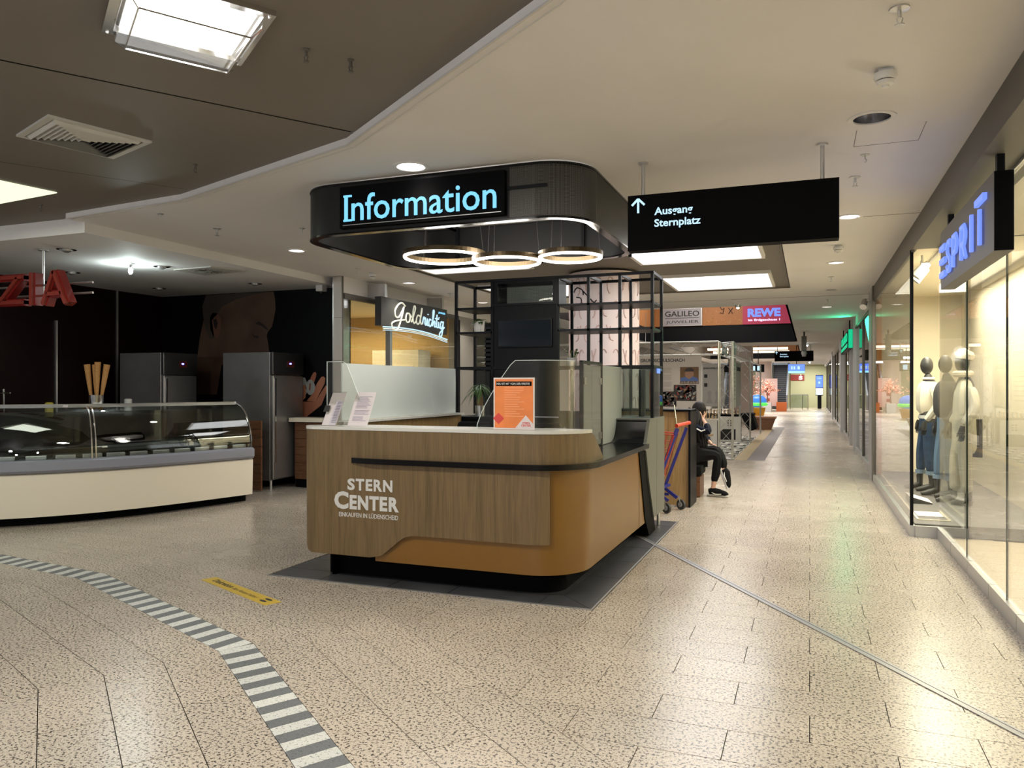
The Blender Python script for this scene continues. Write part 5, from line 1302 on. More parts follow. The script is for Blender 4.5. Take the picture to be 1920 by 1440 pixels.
for x in (-7.84, -9.3): MB().tube([(x, 6.0, 2.5), (x, 6.0, SZ)], .012, 8).lathe((x, 6.0, SZ - .01), [(.05, 0), (.05, .01)], 16).build('hanger', M_steel, ez)

# ------------------------------------------------------------------ left side: tiled pillar and jeweller shop
pil = struct('pillar', B(-6.44, -6.3, 9.455, 9.5, 0, CZ), M_header)
for k in range(5): B(-6.435, -6.302, 9.443, 9.456, .003 + k * .625, min(.622 + k * .625, CZ - .004)).build('tile', mat('pillar_tile', (.52, .48, .44), .4), pil)
struct('trim_9', MB().box(-6.455, -6.44, 9.45, 9.5, 0, CZ).box(-6.455, -6.44, 9.5, 9.87, 0, CZ), M_steel)
jw = setting('window_8', (-6.3, 11.4, 0))
struct('wall_left_upper', B(-6.42, -6.3, 9.5, 16, 2.86, CZ), M_white)
B(-6.34, -6.28, 9.5, 13.4, 2.78, 2.86).build('frame', M_header, jw)
for a, b in ((9.51, 10.75), (10.82, 11.6), (11.61, 12.4), (12.41, 13.3)): pane(jw, -6.3, a, b, .1, 2.78)
MB().box(-6.34, -6.26, 10.75, 10.82, 0, 2.78).build('frame', M_alu, jw); MB().box(-6.34, -6.26, 13.3, 13.4, 0, 2.78).build('frame', M_black, jw)
struct('wall_jeweller', MB().box(-10, -9.9, 9.93, 14, 0, 2.9).box(-9.9, -6.4, 13.5, 13.6, 0, 2.9), mat('amber_wall', (.55, .38, .17), .7))
struct('ceiling_jeweller', B(-10, -6.43, 9.93, 13.6, 2.9, 2.95), M_creamw)
t = thing('jewellery_cabinet', 'pale wall cabinet inside the jeweller shop window', 'cabinet', (-7.6, 13.1, 0))
MB().box(-7.9, -6.9, 12.9, 13.4, .01, 2.2).build('carcass', M_creamw, t); B(-7.8, -7.0, 12.88, 12.9, 1.2, 1.9).build('recess', M_cream, t); B(-7.9, -7.2, 12.87, 12.88, 1.3, 1.36).build('shelf', M_header, t)
t = thing('jewellery_counter', 'low counter glowing warm inside the jeweller shop', 'counter', (-8.2, 11, 0)); MB().box(-8.6, -7.6, 10.3, 12.2, .01, 1.0).build('carcass', M_cream, t)
struct('wall_left_far', MB().box(-6.5, -6.3, 13.4, 14.2, 0, 2.86).box(-6.5, -6.3, 16, 61, 0, CZ).box(-10, -6.5, 16, 16.1, 0, 3.1), mat('grey_cladding', (.30, .285, .26), .5))
w9 = setting('window_9', (-6.3, 15.1, 0)); pane(w9, -6.3, 14.25, 15.95, .1, 2.8); MB().box(-6.34, -6.26, 15.0, 15.06, 0, 2.86).build('frame', M_alu, w9)
struct('wall_louvre', B(-7.6, -7.5, 14, 16, 0, 3), M_creamw)
# louvred dark panel and ductwork seen through the rack
t = thing('louvre_panel', 'black slatted screen panel standing behind the shelf rack', 'panel', (-3.8, 9.5, 0))
B(-4.07, -3.66, 9.52, 9.55, .01, 2.35).build('backing', M_blackm, t)
for i in range(38): B(-4.07, -3.66, 9.49, 9.52, .05 + i * .06, .085 + i * .06).build('slat', M_black, t)

gr = thing('script_sign', 'projecting charcoal sign box with handwritten lit letters over the jeweller window', 'sign', (-6.05, 11.2, 2.3))
u0, u1 = 10.05, 12.29
B(-6.11, -6.0, u0, u1, 2.42, 2.86).build('sign_box', mat('charcoal_sign', (.03, .029, .027), .5), gr)
lowp = [(u0, 2.42)] + [(u0 + (u1 - u0) * t, 2.37 + .05 * (1 - t) ** 1 - .0 + .045 * math.sin(t * PI)) for t in [i / 10 for i in range(11)]] + [(u1, 2.42)]
for off, th, mm in ((-.012, .02, M_bluew), (-.04, .014, M_gold), (-.062, .01, M_bluew)):
    MB().tube([(-5.995, u0 + .04 + (u1 - u0 - .04) * t, 2.415 + off + .055 * math.sin(min(1, t * 1.15) * PI * .62) - .11 * t * t * 1.1) for t in [i / 14 for i in range(15)]], th * .55, 6).build('swoosh', mm, gr, smooth=True)
def script(name, strokes, m, x=-5.994, sc=1, r=.013):
    mb = MB()
    for st_ in strokes:
        c = crom([(a, b) for a, b in st_], 5); mb.tube([(x, u0 + a * sc, 2.42 + b * sc) for a, b in c], r, 6)
    mb.build(name, m, gr, smooth=True)
# handwriting: y (along the sign), z
G = [[(.72, .36), (.62, .40), (.5, .36), (.40, .26), (.42, .17), (.52, .17), (.62, .27), (.68, .34), (.60, .16), (.48, -.02), (.34, -.02), (.30, .05), (.42, .10), (.70, .14)]]
Og = [[(.86, .25), (.78, .25), (.74, .17), (.78, .11), (.86, .13), (.88, .21), (.85, .25), (.94, .20)]]
Lg = [[(.92, .12), (1.0, .24), (1.06, .36), (1.02, .39), (.98, .30), (.98, .15), (1.02, .11), (1.08, .15)]]
Dg = [[(1.22, .24), (1.14, .25), (1.09, .17), (1.12, .11), (1.19, .13), (1.27, .30), (1.28, .38), (1.23, .20), (1.25, .12), (1.30, .13)]]
script('letters_gold', G + Og + Lg + Dg, M_gold)
R_ = [[(1.30, .12), (1.35, .24), (1.36, .21), (1.41, .23), (1.39, .14), (1.43, .11)]]
I1 = [[(1.43, .11), (1.48, .22), (1.47, .13), (1.51, .11)], [(1.50, .29), (1.505, .30)]]
C1_ = [[(1.61, .21), (1.56, .22), (1.53, .15), (1.57, .10), (1.62, .12)]]
H1 = [[(1.62, .12), (1.70, .26), (1.73, .37), (1.69, .36), (1.67, .11)], [(1.67, .12), (1.73, .2), (1.76, .18), (1.75, .11), (1.79, .11)]]
T1 = [[(1.84, .32), (1.82, .13), (1.86, .10)], [(1.77, .25), (1.90, .25)]]
I2_ = [[(1.90, .20), (1.895, .12), (1.93, .10)], [(1.91, .27), (1.915, .28)]]
G2 = [[(2.06, .2), (2.0, .21), (1.96, .13), (2.0, .09), (2.07, .17), (2.08, .21), (2.04, .02), (1.98, -.06), (1.93, -.01), (2.02, .06), (2.12, .12)]]
script('letters_lit', R_ + I1 + C1_ + H1 + T1 + I2_ + G2, M_bluew)
writing('lettering', 'JUWELIER', (-6.0, 1.90 + u0, 2.42 + .34), (0, 1, 0), (0, 0, 1), M_blue, gr, width=.27, height=.04, extrude=.004, bold=.03)
for y in (10.15, 12.1): B(-6.3, -6.0, y, y + .07, 2.86, 3.06).build('bracket', M_alu, gr)

# ------------------------------------------------------------------ columns with curly line pattern
def column(x, y, r, lab, z1=CZ, pat=True):
    t = thing('column', lab, 'column', (x, y, 0), 'pale pink round columns')
    t['kind'] = 'structure'
    MB().lathe((x, y, 0), [(r, 0), (r, z1)], 40).build('cladding', M_pink, t, smooth=True)
    if pat:
        m = MB(); rnd = random.Random(5)
        for row in range(9):
            for k in range(9):
                a0 = PI + .35 + k * .33 + (row % 2) * .15; z0 = .25 + row * .33
                sgn = 1 if (row + k) % 2 else -1; st_ = []
                if (row + k) % 3 == 2:
                    st_ = [[(-.5, .12), (-.2, .0), (0, -.08), (.35, -.1)], [(0, .1), (-.2, -.06)]]
                else: st_ = [[(.4 * math.cos(q), .115 * math.sin(q)) for q in [.6 + i * .5 for i in range(9)]]]
                for s_ in st_:
                    m.tube([(x + (r + .001) * math.cos(a0 + .28 * sgn * p * .8), y + (r + .001) * math.sin(a0 + .28 * sgn * p * .8), z0 + q) for p, q in s_], .008, 5)
        o = m.build('line_pattern', M_pinkl, t); o['kind'] = 'stuff'
        b = MB()
        for st_ in ([(-.1, .10), (-.02, .16), (.08, .12), (.1, .05)], [(-.1, -.06), (-.06, -.14), (.05, -.12), (.06, .0), (-.03, .03)], [(.1, .1), (.2, .0), (.26, -.06), (.3, -.03)]):
            b.tube([(x + (r + .004) * math.cos(PI + 1.02 + p / r), y + (r + .004) * math.sin(PI + 1.02 + p / r), 2.72 + q) for p, q in crom(st_, 4)], .008, 6)
        b.build('black_emblem', M_black, t)
column(-2.75, 10.75, .5, 'pale pink round column with rose curl pattern behind the rack'); column(-2.75, 34.3, .5, 'plain pale round column behind the chess exhibition', 5, False); column(-2.75, 52, .5, 'farthest pale pink column between the escalators', CZ, False)

# ------------------------------------------------------------------ atrium fascias with signs
at = MB().box(-6.3, -.44, 28.9, 29.1, CZ, 3.74)
struct('atrium_fascia_1', at, M_black)
struct('atrium_fascia_2', B(-6.3, -.44, 28.88, 29.05, 3.745, 5.6), M_orangew)
struct('atrium_side_1', MB().box(-5.45, -5.4, 15.9, 28.9, CZ, 3.6).box(-.44, -.40, 15.9, 28.9, CZ, 5.6), M_black)
struct('atrium_side_2', B(-5.47, -5.42, 15.9, 28.9, 3.6, 5.6), M_orangew)
struct('atrium_roof', MB().box(-6.5, .2, 15.7, 31, 5.6, 5.7).box(-6.5, .2, 15.6, 15.75, 3.12, 5.6), M_white)
o = bpy.data.objects['ceiling']
sg = thing('framed_sign', 'grey framed jeweller sign with serif capitals on the orange fascia', 'sign', (-4.4, 28.85, 3.73))
MB().box(-5.13, -3.68, 28.80, 28.88, 3.75, 4.42).build('frame', M_alu, sg); B(-5.09, -3.72, 28.79, 28.80, 3.78, 4.38).build('face', mat('pale_grey_face', (.33, .31, .33), .5), sg)
writing('lettering', 'GALILEO', (-5.03, 28.79, 4.1), (1, 0, 0), (0, 0, 1), M_ink, sg, width=1.25, height=.2, extrude=.004, bold=.01)
B(-5.03, -3.78, 28.785, 28.79, 4.035, 4.05).build('rule', M_ink, sg)
writing('lettering', 'JUWELIER', (-5.0, 28.79, 3.82), (1, 0, 0), (0, 0, 1), M_ink, sg, width=1.2, height=.13, extrude=.004)
rg = thing('market_sign', 'red lit supermarket sign with violet letters on the orange fascia', 'sign', (-1.5, 28.85, 3.72))
B(-2.25, -.5, 28.82, 28.88, 3.74, 4.45).build('face', mat('crimson_face', (.3, .02, .05), .5, emit=(.5, .05, .12), estr=.13), rg)
writing('lettering', 'REWE', (-2.08, 28.82, 4.0), (1, 0, 0), (0, 0, 1), M_blue2, rg, width=1.12, height=.30, extrude=.01, bold=.05)
writing('lettering', 'im Erdgeschoss 1', (-2.06, 28.82, 3.83), (1, 0, 0), (0, 0, 1), mat('lilac_lit', (.8, .6, 1), .4, emit=(.85, .6, .95), estr=.5), rg, width=1.08, height=.10, extrude=.01, bold=.03)
fl_ = MB()
for k in range(14):
    cx, cz = -3.5 + (k % 7) * .19, 3.85 + (k // 7) * .3 + (k % 2) * .1
    fl_.tube([(cx + .07 * math.cos(q), 28.87, cz + .07 * math.sin(q)) for q in [k + i * .6 for i in range(7)]], .008, 4)
o = fl_.build('fascia_scribbles', mat('pale_orange_line', (.7, .42, .2), .6), bpy.data.objects['atrium_fascia_2']); o['kind'] = 'stuff'
fl_ = MB(); fl_.tube([(-3.05, 28.86, 4.42), (-2.98, 28.86, 4.3), (-2.9, 28.86, 4.36), (-2.95, 28.86, 4.16), (-3.05, 28.86, 4.2)], .012, 5).tube([(-2.75, 28.86, 4.15), (-2.6, 28.86, 4.36)], .012, 5).tube([(-2.75, 28.86, 4.36), (-2.6, 28.86, 4.15)], .012, 5)
fl_.build('fascia_emblem', M_ink, bpy.data.objects['atrium_fascia_2'])
struct('atrium_fascia_3', B(-6.3, -.44, 46, 46.2, CZ, 3.45), M_black); struct('atrium_fascia_4', B(-6.3, -.44, 45.98, 46.15, 3.46, 6), M_orangew)
struct('atrium_side_3', MB().box(-5.45, -5.4, 31.5, 46, CZ, 6).box(-.44, -.40, 31.5, 46, CZ, 6), M_brown)
struct('atrium_roof_2', MB().box(-6.5, .2, 31.3, 46.3, 6, 6.1).box(-6.5, .2, 31.3, 31.45, 3.12, 6), M_white)
for k, (y, z) in enumerate(((40.5, 3.35), (43.0, 3.3))):
    t = thing('light_bar', ['long warm light bar hanging in the far atrium opening', 'second warm light bar in the far atrium opening'][k], 'ceiling light', (-2.9, y, z)); B(-4.9, -1.0, y, y + .1, z, z + .12).build('diffuser', mat('warm_bar', (1, .9, .7), .5, emit=(1, .85, .6), estr=.6), t)
for y, x, z, lab in ((15.64, -1.31, 3.08, 'small bright spot lamp in front of the orange fascia'), (30.2, -.1, 3.05, 'bright round ceiling lamp beyond the green glow'), (44, .05, 3.05, 'distant bright ceiling lamp by the far exit sign'), (50, 0, 3.0, 'farthest bright ceiling lamp in its square housing')):
    t = thing('ceiling_lamp', lab, 'ceiling lamp', (x, y, z), 'bright far ceiling lamps'); MB().lathe((x, y, z - .03), [(.04, 0), (.06, .03), (.06, .05)], 16).build('housing', M_steel, t, smooth=True); MB().sphere((x, y, z - .025), .03 if y < 20 else .05, 12, 8).build('lamp', M_bulb, t, smooth=True)
t = thing('hanging_projector', 'pale projector-like box hanging on a rod near the green glow', 'fixture', (-.25, 24, 2.4))
MB().tube([(-.15, 24, CZ), (-.15, 24, 2.95)], .02, 8).build('rod', M_black, t); B(-.22, -.08, 23.9, 24.1, 2.55, 2.97).build('housing', M_header, t); MB().lathe((-.15, 24, 2.38), [(.05, 0), (.08, .1), (.06, .17)], 16).build('lens', M_potg, t, smooth=True)

# ------------------------------------------------------------------ exhibition
fz = .006
car = thing('striped_carpet', 'black and white stepped pattern carpet under the chess tables', 'carpet', (-3.5, 19.5, 0))
B(-6.0, -1.47, 16.35, 24, .001, fz).build('pile', M_carpetw, car)
m = MB(); y = 16.4; k = 0
while y < 23.9:
    x = -6.0 + (k % 3) * .2
    while x < -1.55:
        m.box(x, min(x + .5, -1.48), y, y + .16, fz, fz + .001); m.box(min(x + .42, -1.5), min(x + .5, -1.48), y + .16, min(y + .33, 23.98), fz, fz + .001); x += .6
    y += .33; k += 1
o = m.build('black_stripes', M_carpetb, car); o['kind'] = 'stuff'
fs = MB().box(-1.45, -1.2, 16.35, 30, .0005, .003)
struct('floor_strip_1', fs, mat('tan_strip', (.42, .32, .18), .5)); struct('floor_strip_2', B(-1.195, -.85, 16.35, 30, .0005, .003), mat('grey_strip', (.17, .155, .16), .45))
def truss(t, a, b, w=.27, tr=.014, up=(0, 0, 1)):
    a, b = Vector(a), Vector(b); d = (b - a).normalized(); up = Vector(up)
    if abs(d.dot(up)) > .9: up = V(0, 1, 0)
    x = d.cross(up).normalized() * w / 2; y = x.cross(d).normalized() * w / 2; L = (b - a).length
    C4 = [x + y, x - y, -x - y, -x + y]
    for c in C4: MB().tube([a + c, b + c], tr, 8).build('tube', M_truss, t, smooth=True)
    n = max(2, int(L / (w * 1.1))); m = MB()
    for i in range(n):
        p, q = a + d * L * i / n, a + d * L * (i + 1) / n
        for k in range(4): c0, c1 = C4[k], C4[(k + 1) % 4]; m.tube([p + (c0 if i % 2 else c1), q + (c1 if i % 2 else c0)], .0045, 4, False)
    o = m.build('bracing', M_truss, t); o['kind'] = 'stuff'
tf = thing('truss_frame', 'aluminium truss exhibition frame with banners behind the kiosk', 'truss', (-3.5, 18, 0))
truss(tf, (-1.62, 16.45, .01), (-1.62, 16.45, 2.43)); truss(tf, (-1.62, 21.5, .01), (-1.62, 21.5, 2.3)); truss(tf, (-5.9, 16.45, .01), (-5.9, 16.45, 2.43))
truss(tf, (-5.9, 16.45, 2.3), (-1.75, 16.45, 2.3)); truss(tf, (-1.62, 16.6, 2.3), (-1.62, 21.4, 2.3))
MB().tube([(-1.48, 21.6, 2.18), (-1.48, 26, 2.18), (-1.48, 26, .01)], .025, 8).tube([(-1.48, 21.6, 1.95), (-1.48, 26, 1.95)], .015, 6).build('tube', M_truss, tf)
for x, y in ((-1.62, 16.45), (-1.62, 21.5)): B(x - .17, x + .17, y - .17, y + .17, .009, .02).build('base_plate', M_steel, tf)
for x in (-1.72, -1.52): B(x, x + .015, 16.7, 17.6, 2.2, 2.42).build('glass_strip', mat('teal_glass', (.25, .45, .4), .2), tf)
for x in (-3.3,): MB().tube([(x, 16.5, 2.43), (x, 16.5, CZ)], .005, 5).build('suspension_wire', M_steel, tf)
def banner(x0, x1, y, z0, z1, lab, m):
    t = thing('banner', lab, 'banner', ((x0 + x1) / 2, y, z0)); B(x0, x1, y, y + .02, z0, z1).build('sheet', m, t); return t
M_ban = mat('banner_white', (.72, .67, .63), .7)
b1 = banner(-4.1, -2.25, 17.5, .98, 2.19, 'white school chess banner with headline and three photographs', M_ban)
writing('lettering', 'GRUNDSCHULSCHACH', (-3.62, 17.498, 2.06), (1, 0, 0), (0, 0, 1), M_ink, b1, width=1.0, height=.075, extrude=.002, bold=.02)
def photo(par, x0, x1, y, z0, z1, cols, seed):
    r = random.Random(seed); B(x0, x1, y - .004, y - .002, z0, z1).build('photograph', cols[0], par); nx, nz = 9, 7
    ms = {}
    for i in range(46):
        c = cols[r.randrange(1, len(cols))]; a = r.uniform(x0, x1 - .05); b = r.uniform(z0, z1 - .05); ms.setdefault(c.name, (c, MB()))[1].prism([(a + r.uniform(.0, .02), y - .005, b), (a + r.uniform(.03, .09), y - .005, b + r.uniform(0, .02)), (min(x1, a + r.uniform(.04, .1)), y - .005, min(z1, b + r.uniform(.03, .09))), (a, y - .005, min(z1, b + r.uniform(.03, .08)))], (0, .001, 0))
    for c, mb in ms.values(): mb.build('photo_shapes', c, par)['kind'] = 'stuff'
pm = [mat('photo_dark', (.05, .04, .04), .6), mat('photo_tan', (.35, .2, .12), .6), mat('photo_white', (.5, .48, .45), .6), M_ink, mat('photo_red', (.35, .06, .04), .6)]
B(-2.72, -2.31, 17.494, 17.498, 1.56, 1.94).build('photograph', mat('photo_wood', (.20, .11, .05), .6), b1)
m = MB(); m.prism([(-2.515 + .10 * math.cos(t), 17.493, 1.78 + .12 * math.sin(t)) for t in [i * PI / 8 for i in range(16)]], (0, .001, 0)); m.build('photo_face', mat('photo_skin', (.42, .24, .16), .6), b1)
m = MB(); m.prism([(-2.515 + .105 * math.cos(t), 17.492, 1.84 + .085 * math.sin(t)) for t in [i * PI / 8 for i in range(0, 9)]], (0, .001, 0)); m.build('photo_hair', pm[0], b1)
m = MB(); m.prism([(-2.72, 17.492, 1.62), (-2.31, 17.492, 1.62), (-2.34, 17.492, 1.70), (-2.44, 17.492, 1.73), (-2.52, 17.492, 1.67), (-2.6, 17.492, 1.72), (-2.70, 17.492, 1.70)], (0, .001, 0)); m.build('photo_shirt', mat('photo_blue', (.12, .2, .5), .6), b1)
m = MB()
for i in range(12): m.box(-2.70 + i * .033, -2.685 + i * .033, 17.491, 17.493, 1.565, 1.60 + (i % 3) * .01)
m.build('photo_chess', pm[2], b1)
photo(b1, -2.86, -2.36, 17.494, 1.18, 1.54, pm, 3); photo(b1, -3.3, -2.8, 17.490, 1.05, 1.39, pm, 8)
m = MB()
for blk in range(4):
    for i in range(7): zz = 1.92 - blk * .16 - i * .017; m.box(-3.18, -2.92 + random.uniform(-.02, .02), 17.496, 17.499, zz, zz + .004)
m.build('print_lines', mat('grey_ink', (.35, .33, .33), .7), b1)
b2 = banner(-2.28, -1.80, 17.9, 1.05, 2.02, 'grey chess championship banner with small emblems and pawn shapes', mat('banner_grey', (.40, .39, .38), .7))
writing('lettering', 'SCHACHWELTMEISTER', (-2.26, 17.898, 1.9), (1, 0, 0), (0, 0, 1), M_ink, b2, width=.48, height=.04, extrude=.002, bold=.02)
for z in (1.7, 1.5): B(-2.24, -2.17, 17.894, 17.898, z, z + .08).build('emblem', M_ink, b2)
m = MB()
for x in (-2.12, -1.95): m.prism([(x - .07, 17.895, 1.12), (x + .07, 17.895, 1.12), (x + .03, 17.895, 1.25), (x + .05, 17.895, 1.38), (x, 17.895, 1.42), (x - .05, 17.895, 1.38), (x - .03, 17.895, 1.25)], (0, .002, 0))
m.build('pawn_print', mat('pawn_grey', (.33, .32, .32), .7), b2)
b3 = thing('hanging_banner', 'white narrow banner hanging edge-on inside the truss frame', 'banner', (-1.68, 18.6, 1.0)); B(-1.68, -1.66, 18.0, 19.3, 1.0, 2.2).build('sheet', M_ban, b3); m = MB()
for i in range(9): m.box(-1.659, -1.657, 18.1, 19.1, 1.2 + i * .1, 1.22 + i * .1)
m.build('print_lines', MATS['grey_ink'], b3)
b4 = thing('hanging_banner', 'grey narrow banner hanging at the walkway side of the truss', 'banner', (-1.4, 22, 1.0)); B(-1.72, -1.70, 19.8, 21.2, 1.0, 2.1).build('sheet', MATS['banner_grey'], b4); B(-1.699, -1.695, 20, 21, 1.9, 2.0).build('headline', M_ink, b4)
# chess tables with pieces
def chess_table(x0, x1, y0, y1, lab, cloth=True, n=8):
    t = thing('chess_table', lab, 'table', ((x0 + x1) / 2, (y0 + y1) / 2, 0), 'chess tables in the exhibition')
    B(x0, x1, y0, y1, .71, .74).build('tabletop', M_black if not cloth else M_shirt, t)
    B(x0 + .01, x1 - .01, y0 + .01, y0 + .03, .10, .71).build('cloth_front', M_shirt if cloth else M_blk, t)
    for x in (x0 + .06, x1 - .06):
        for y in (y0 + .06, y1 - .06): MB().tube([(x, y, .005), (x, y, .71)], .02, 6).build('leg', M_black, t)
chess_table(-3.6, -2.0, 17.5 + .9, 19.1, 'white cloth chess table nearest, under the banners'); chess_table(-4.6, -1.75, 21.9, 22.6, 'long chess table with dark top farther back', False)
def pieces(x0, x1, y, z, n, col, lab, grp):
    proto = None
    for i in range(n):
        x = x0 + (x1 - x0) * i / (n - 1); k = i % 3
        if True:
            o = MB().lathe((x, y, z), [(.028, 0), (.028, .012), (.012, .025), (.010, .065 + .02 * k), (.020, .075 + .02 * k), (.014, .095 + .02 * k), (0, .105 + .02 * k)], 8).build('chess_piece', col, None, smooth=True)
            tag(o, lab, 'chess piece', grp)
cream_p = mat('boxwood', (.55, .38, .18), .4)
pieces(-3.0, -2.05, 18.5, .741, 14, cream_p, 'boxwood chess piece in the front row of the white cloth table', 'boxwood chess pieces, front row')
pieces(-3.0, -2.05, 18.8, .741, 14, mat('ebony', (.03, .02, .015), .4), 'black chess piece in the back row of the white cloth table', 'black chess pieces, back row')
pieces(-4.2, -1.85, 22.05, .741, 26, cream_p, 'boxwood chess piece on the long dark table', 'boxwood pieces on the long table')
pieces(-4.2, -1.85, 22.35, .741, 26, MATS['ebony'], 'black chess piece on the long dark table', 'black pieces on the long table')
t = thing('wooden_bench', 'wooden bench with dark green legs beside the chess tables', 'bench', (-2.25, 17.0, 0))
B(-3.0, -1.95, 16.85, 17.15, .44, .475).build('seat', mat('bench_wood', (.55, .36, .18), .5), t)
for x in (-2.9, -2.35, -2.1): B(x, x + .05, 16.88, 16.93, .006, .44).build('leg', mat('bench_green', (.01, .06, .045), .5), t)
B(-2.9, -2.0, 16.97, 17.0, .28, .42).build('apron', M_black, t)
t = thing('dice_board', 'white board with dots and black cube picture below the long table', 'board', (-1.95, 20, 0))
B(-2.35, -1.62, 20.2, 20.23, .1, .74).build('sheet', M_shirt, t)
m = MB(); m.prism([(-2.2, 20.195, .15), (-1.75, 20.195, .15), (-1.75, 20.195, .42), (-2.05, 20.195, .42), (-2.2, 20.195, .3)], (0, .004, 0)); m.build('black_shape', M_ink, t)
m = MB()
for a in range(2):
    for b in range(3): m.box(-1.95 + a * .07, -1.92 + a * .07, 20.194, 20.198, .5 + b * .06, .53 + b * .06)
m.build('dots', M_ink, t)
t = thing('dark_coat_heap', 'dark cloth hanging over the end of the long table', 'cloth', (-1.6, 22.3, 0)); m = MB(); m.box(-1.78, -1.42, 21.85, 22.7, .70, .77); m.prism([(-1.76, 21.84, .74), (-1.45, 21.84, .74), (-1.33, 21.84, .35), (-1.52, 21.84, .28), (-1.64, 21.84, .45)], (0, .8, 0)); m.build('cloth', M_blk, t, bevel=.03)
t = thing('walkway_bench', 'brown wooden bench block beside the grey floor strip', 'bench', (-1.55, 28, 0)); MB().prism([(-1.95, 28, .40), (-1.1, 28, .40), (-1.25, 28, .005), (-1.85, 28, .005)], (0, .6, 0)).build('base', M_woodp, t); B(-1.97, -1.08, 27.98, 28.62, .40, .46).build('seat', mat('bench_top', (.3, .14, .07), .4), t)

# ------------------------------------------------------------------ far end of the walkway
struct('wall_end', MB().box(-6.5, -1.3, 60.2, 60.4, 0, CZ).box(-1.3, 1.2, 60, 60.2, 0, CZ), mat('pale_green_wall', (.55, .55, .36), .6))
t = thing('bank_sign', 'red bank sign panel with white S emblem at the far end', 'sign', (-.8, 57.9, 1.9)); B(-1.29, -.36, 59.94, 60, 1.95, 2.38).build('panel', mat('bank_red', (.32, .03, .03), .5), t)
writing('lettering', 'S', (-.74, 59.94, 2.0), (1, 0, 0), (0, 0, 1), mat('bank_white', (.8, .8, .8), .5, emit=(.8, .8, .8), estr=.4), t, width=.26, height=.28, extrude=.01, bold=.05); MB().sphere((-.6, 59.92, 2.35), .04, 10, 6).build('emblem_dot', MATS['bank_white'], t)
t = thing('glass_railing', 'glass railing with steel frame at the far end of the walkway', 'railing', (-.65, 54, 0))
B(-1.15, -.15, 54, 54.02, .1, .95).build('glass_panel', M_caseg, t); B(-1.2, -.1, 53.98, 54.04, .95, 1.0).build('handrail', M_alu, t)
for x in (-1.2, -.45, -.12): B(x, x + .04, 53.98, 54.04, .005, .95).build('post', M_header, t)
t = thing('hanging_monitor', 'bright blue hanging screen with pictograms over the far walkway', 'screen', (-.67, 45, 2.2)); B(-1.1, -.24, 45, 45.08, 2.24, 2.74).build('bezel', M_black, t); B(-1.09, -.25, 44.99, 45.0, 2.36, 2.73).build('screen_face', mat('blue_lit', (.1, .2, 1), .4, emit=(.10, .2, 1), estr=.65), t); B(-1.09, -.25, 44.99, 45.0, 2.25, 2.355).build('screen_footer', mat('cyan_lit', (.3, .8, 1), .4, emit=(.3, .75, 1), estr=.6), t)
m = MB().box(-.95, -.87, 44.98, 44.99, 2.45, 2.62).box(-.82, -.74, 44.98, 44.99, 2.45, 2.62).box(-.62, -.5, 44.98, 44.99, 2.45, 2.62); m.build('pictogram', M_bluew, t); MB().tube([(-.67, 45.04, 2.74), (-.67, 45.04, 6)], .02, 6).build('rod', M_black, t)
t = thing('info_totem', 'tall blue and white lit screen standing at the far end', 'screen', (.6, 56, 0)); B(.38, .85, 56, 56.1, .9, 2.3).build('bezel', M_black, t); B(.4, .83, 55.99, 56, 1.45, 2.25).build('screen_face', MATS['blue_lit'], t); B(.4, .83, 55.99, 56, .95, 1.4).build('screen_footer', mat('white_lit', (.8, .95, 1), .4, emit=(.7, .95, 1), estr=.6), t); B(.5, .75, 56.02, 56.08, .01, .9).build('stand', M_black, t)
m = MB().box(.55, .68, 55.98, 55.99, 1.7, 1.85).box(.47, .75, 55.98, 55.99, 2.02, 2.06).box(.47, .72, 55.98, 55.99, 2.12, 2.15); m.build('pictogram', M_bluew, t)
t = thing('hanging_sign', 'black hanging pictogram sign above the blossoming trees', 'sign', (-3.3, 42, 2.3)); B(-4.4, -2.2, 42, 42.1, 2.26, 2.66).build('sign_box', M_blackm, t)
m = MB().box(-2.85, -2.65, 41.99, 42, 2.34, 2.58).box(-2.55, -2.35, 41.99, 42, 2.34, 2.58).box(-3.1, -3.08, 41.99, 42, 2.32, 2.64).box(-3.6, -3.3, 41.99, 42, 2.48, 2.53).box(-3.6, -3.25, 41.99, 42, 2.40, 2.45); m.build('pictogram', M_bluew, t)
for x in (-4, -2.5): MB().tube([(x, 42.05, 2.66), (x, 42.05, 6)], .02, 6).build('rod', M_black, t)
def escalator(x0, x1, y0, y1, z1, lab):
    t = thing('escalator', lab, 'escalator', ((x0 + x1) / 2, y0, 0), 'escalators at the far end'); n = 22
    for i in range(n):
        a, b = y0 + (y1 - y0) * i / n, y0 + (y1 - y0) * (i + 1) / n; zt = z1 * (i + 1) / n; B(x0 + .12, x1 - .12, a, b + .02, max(.003, zt - .3), zt).build('step', mat('step_blue', (.025, .032, .045), .4, .4), t); B(x0 + .12, x1 - .12, a - .006, a, zt - .03, zt).build('step_edge', M_header, t)
    for x in (x0, x1 - .1): MB().prism([(x, y0 - .6, .005), (x, y1, z1), (x, y1, z1 + .9), (x, y0 - .6, .95)], (.1, 0, 0)).build('balustrade', mat('escalator_side', (.35, .38, .42), .25, .6), t)
escalator(-2.55, -1.35, 54.5, 59.5, 3.09, 'dark blue escalator going up beyond the second blossoming tree'); escalator(-5.6, -4.4, 54.5, 59.5, 3.09, 'escalator half hidden beside the farthest pink column')
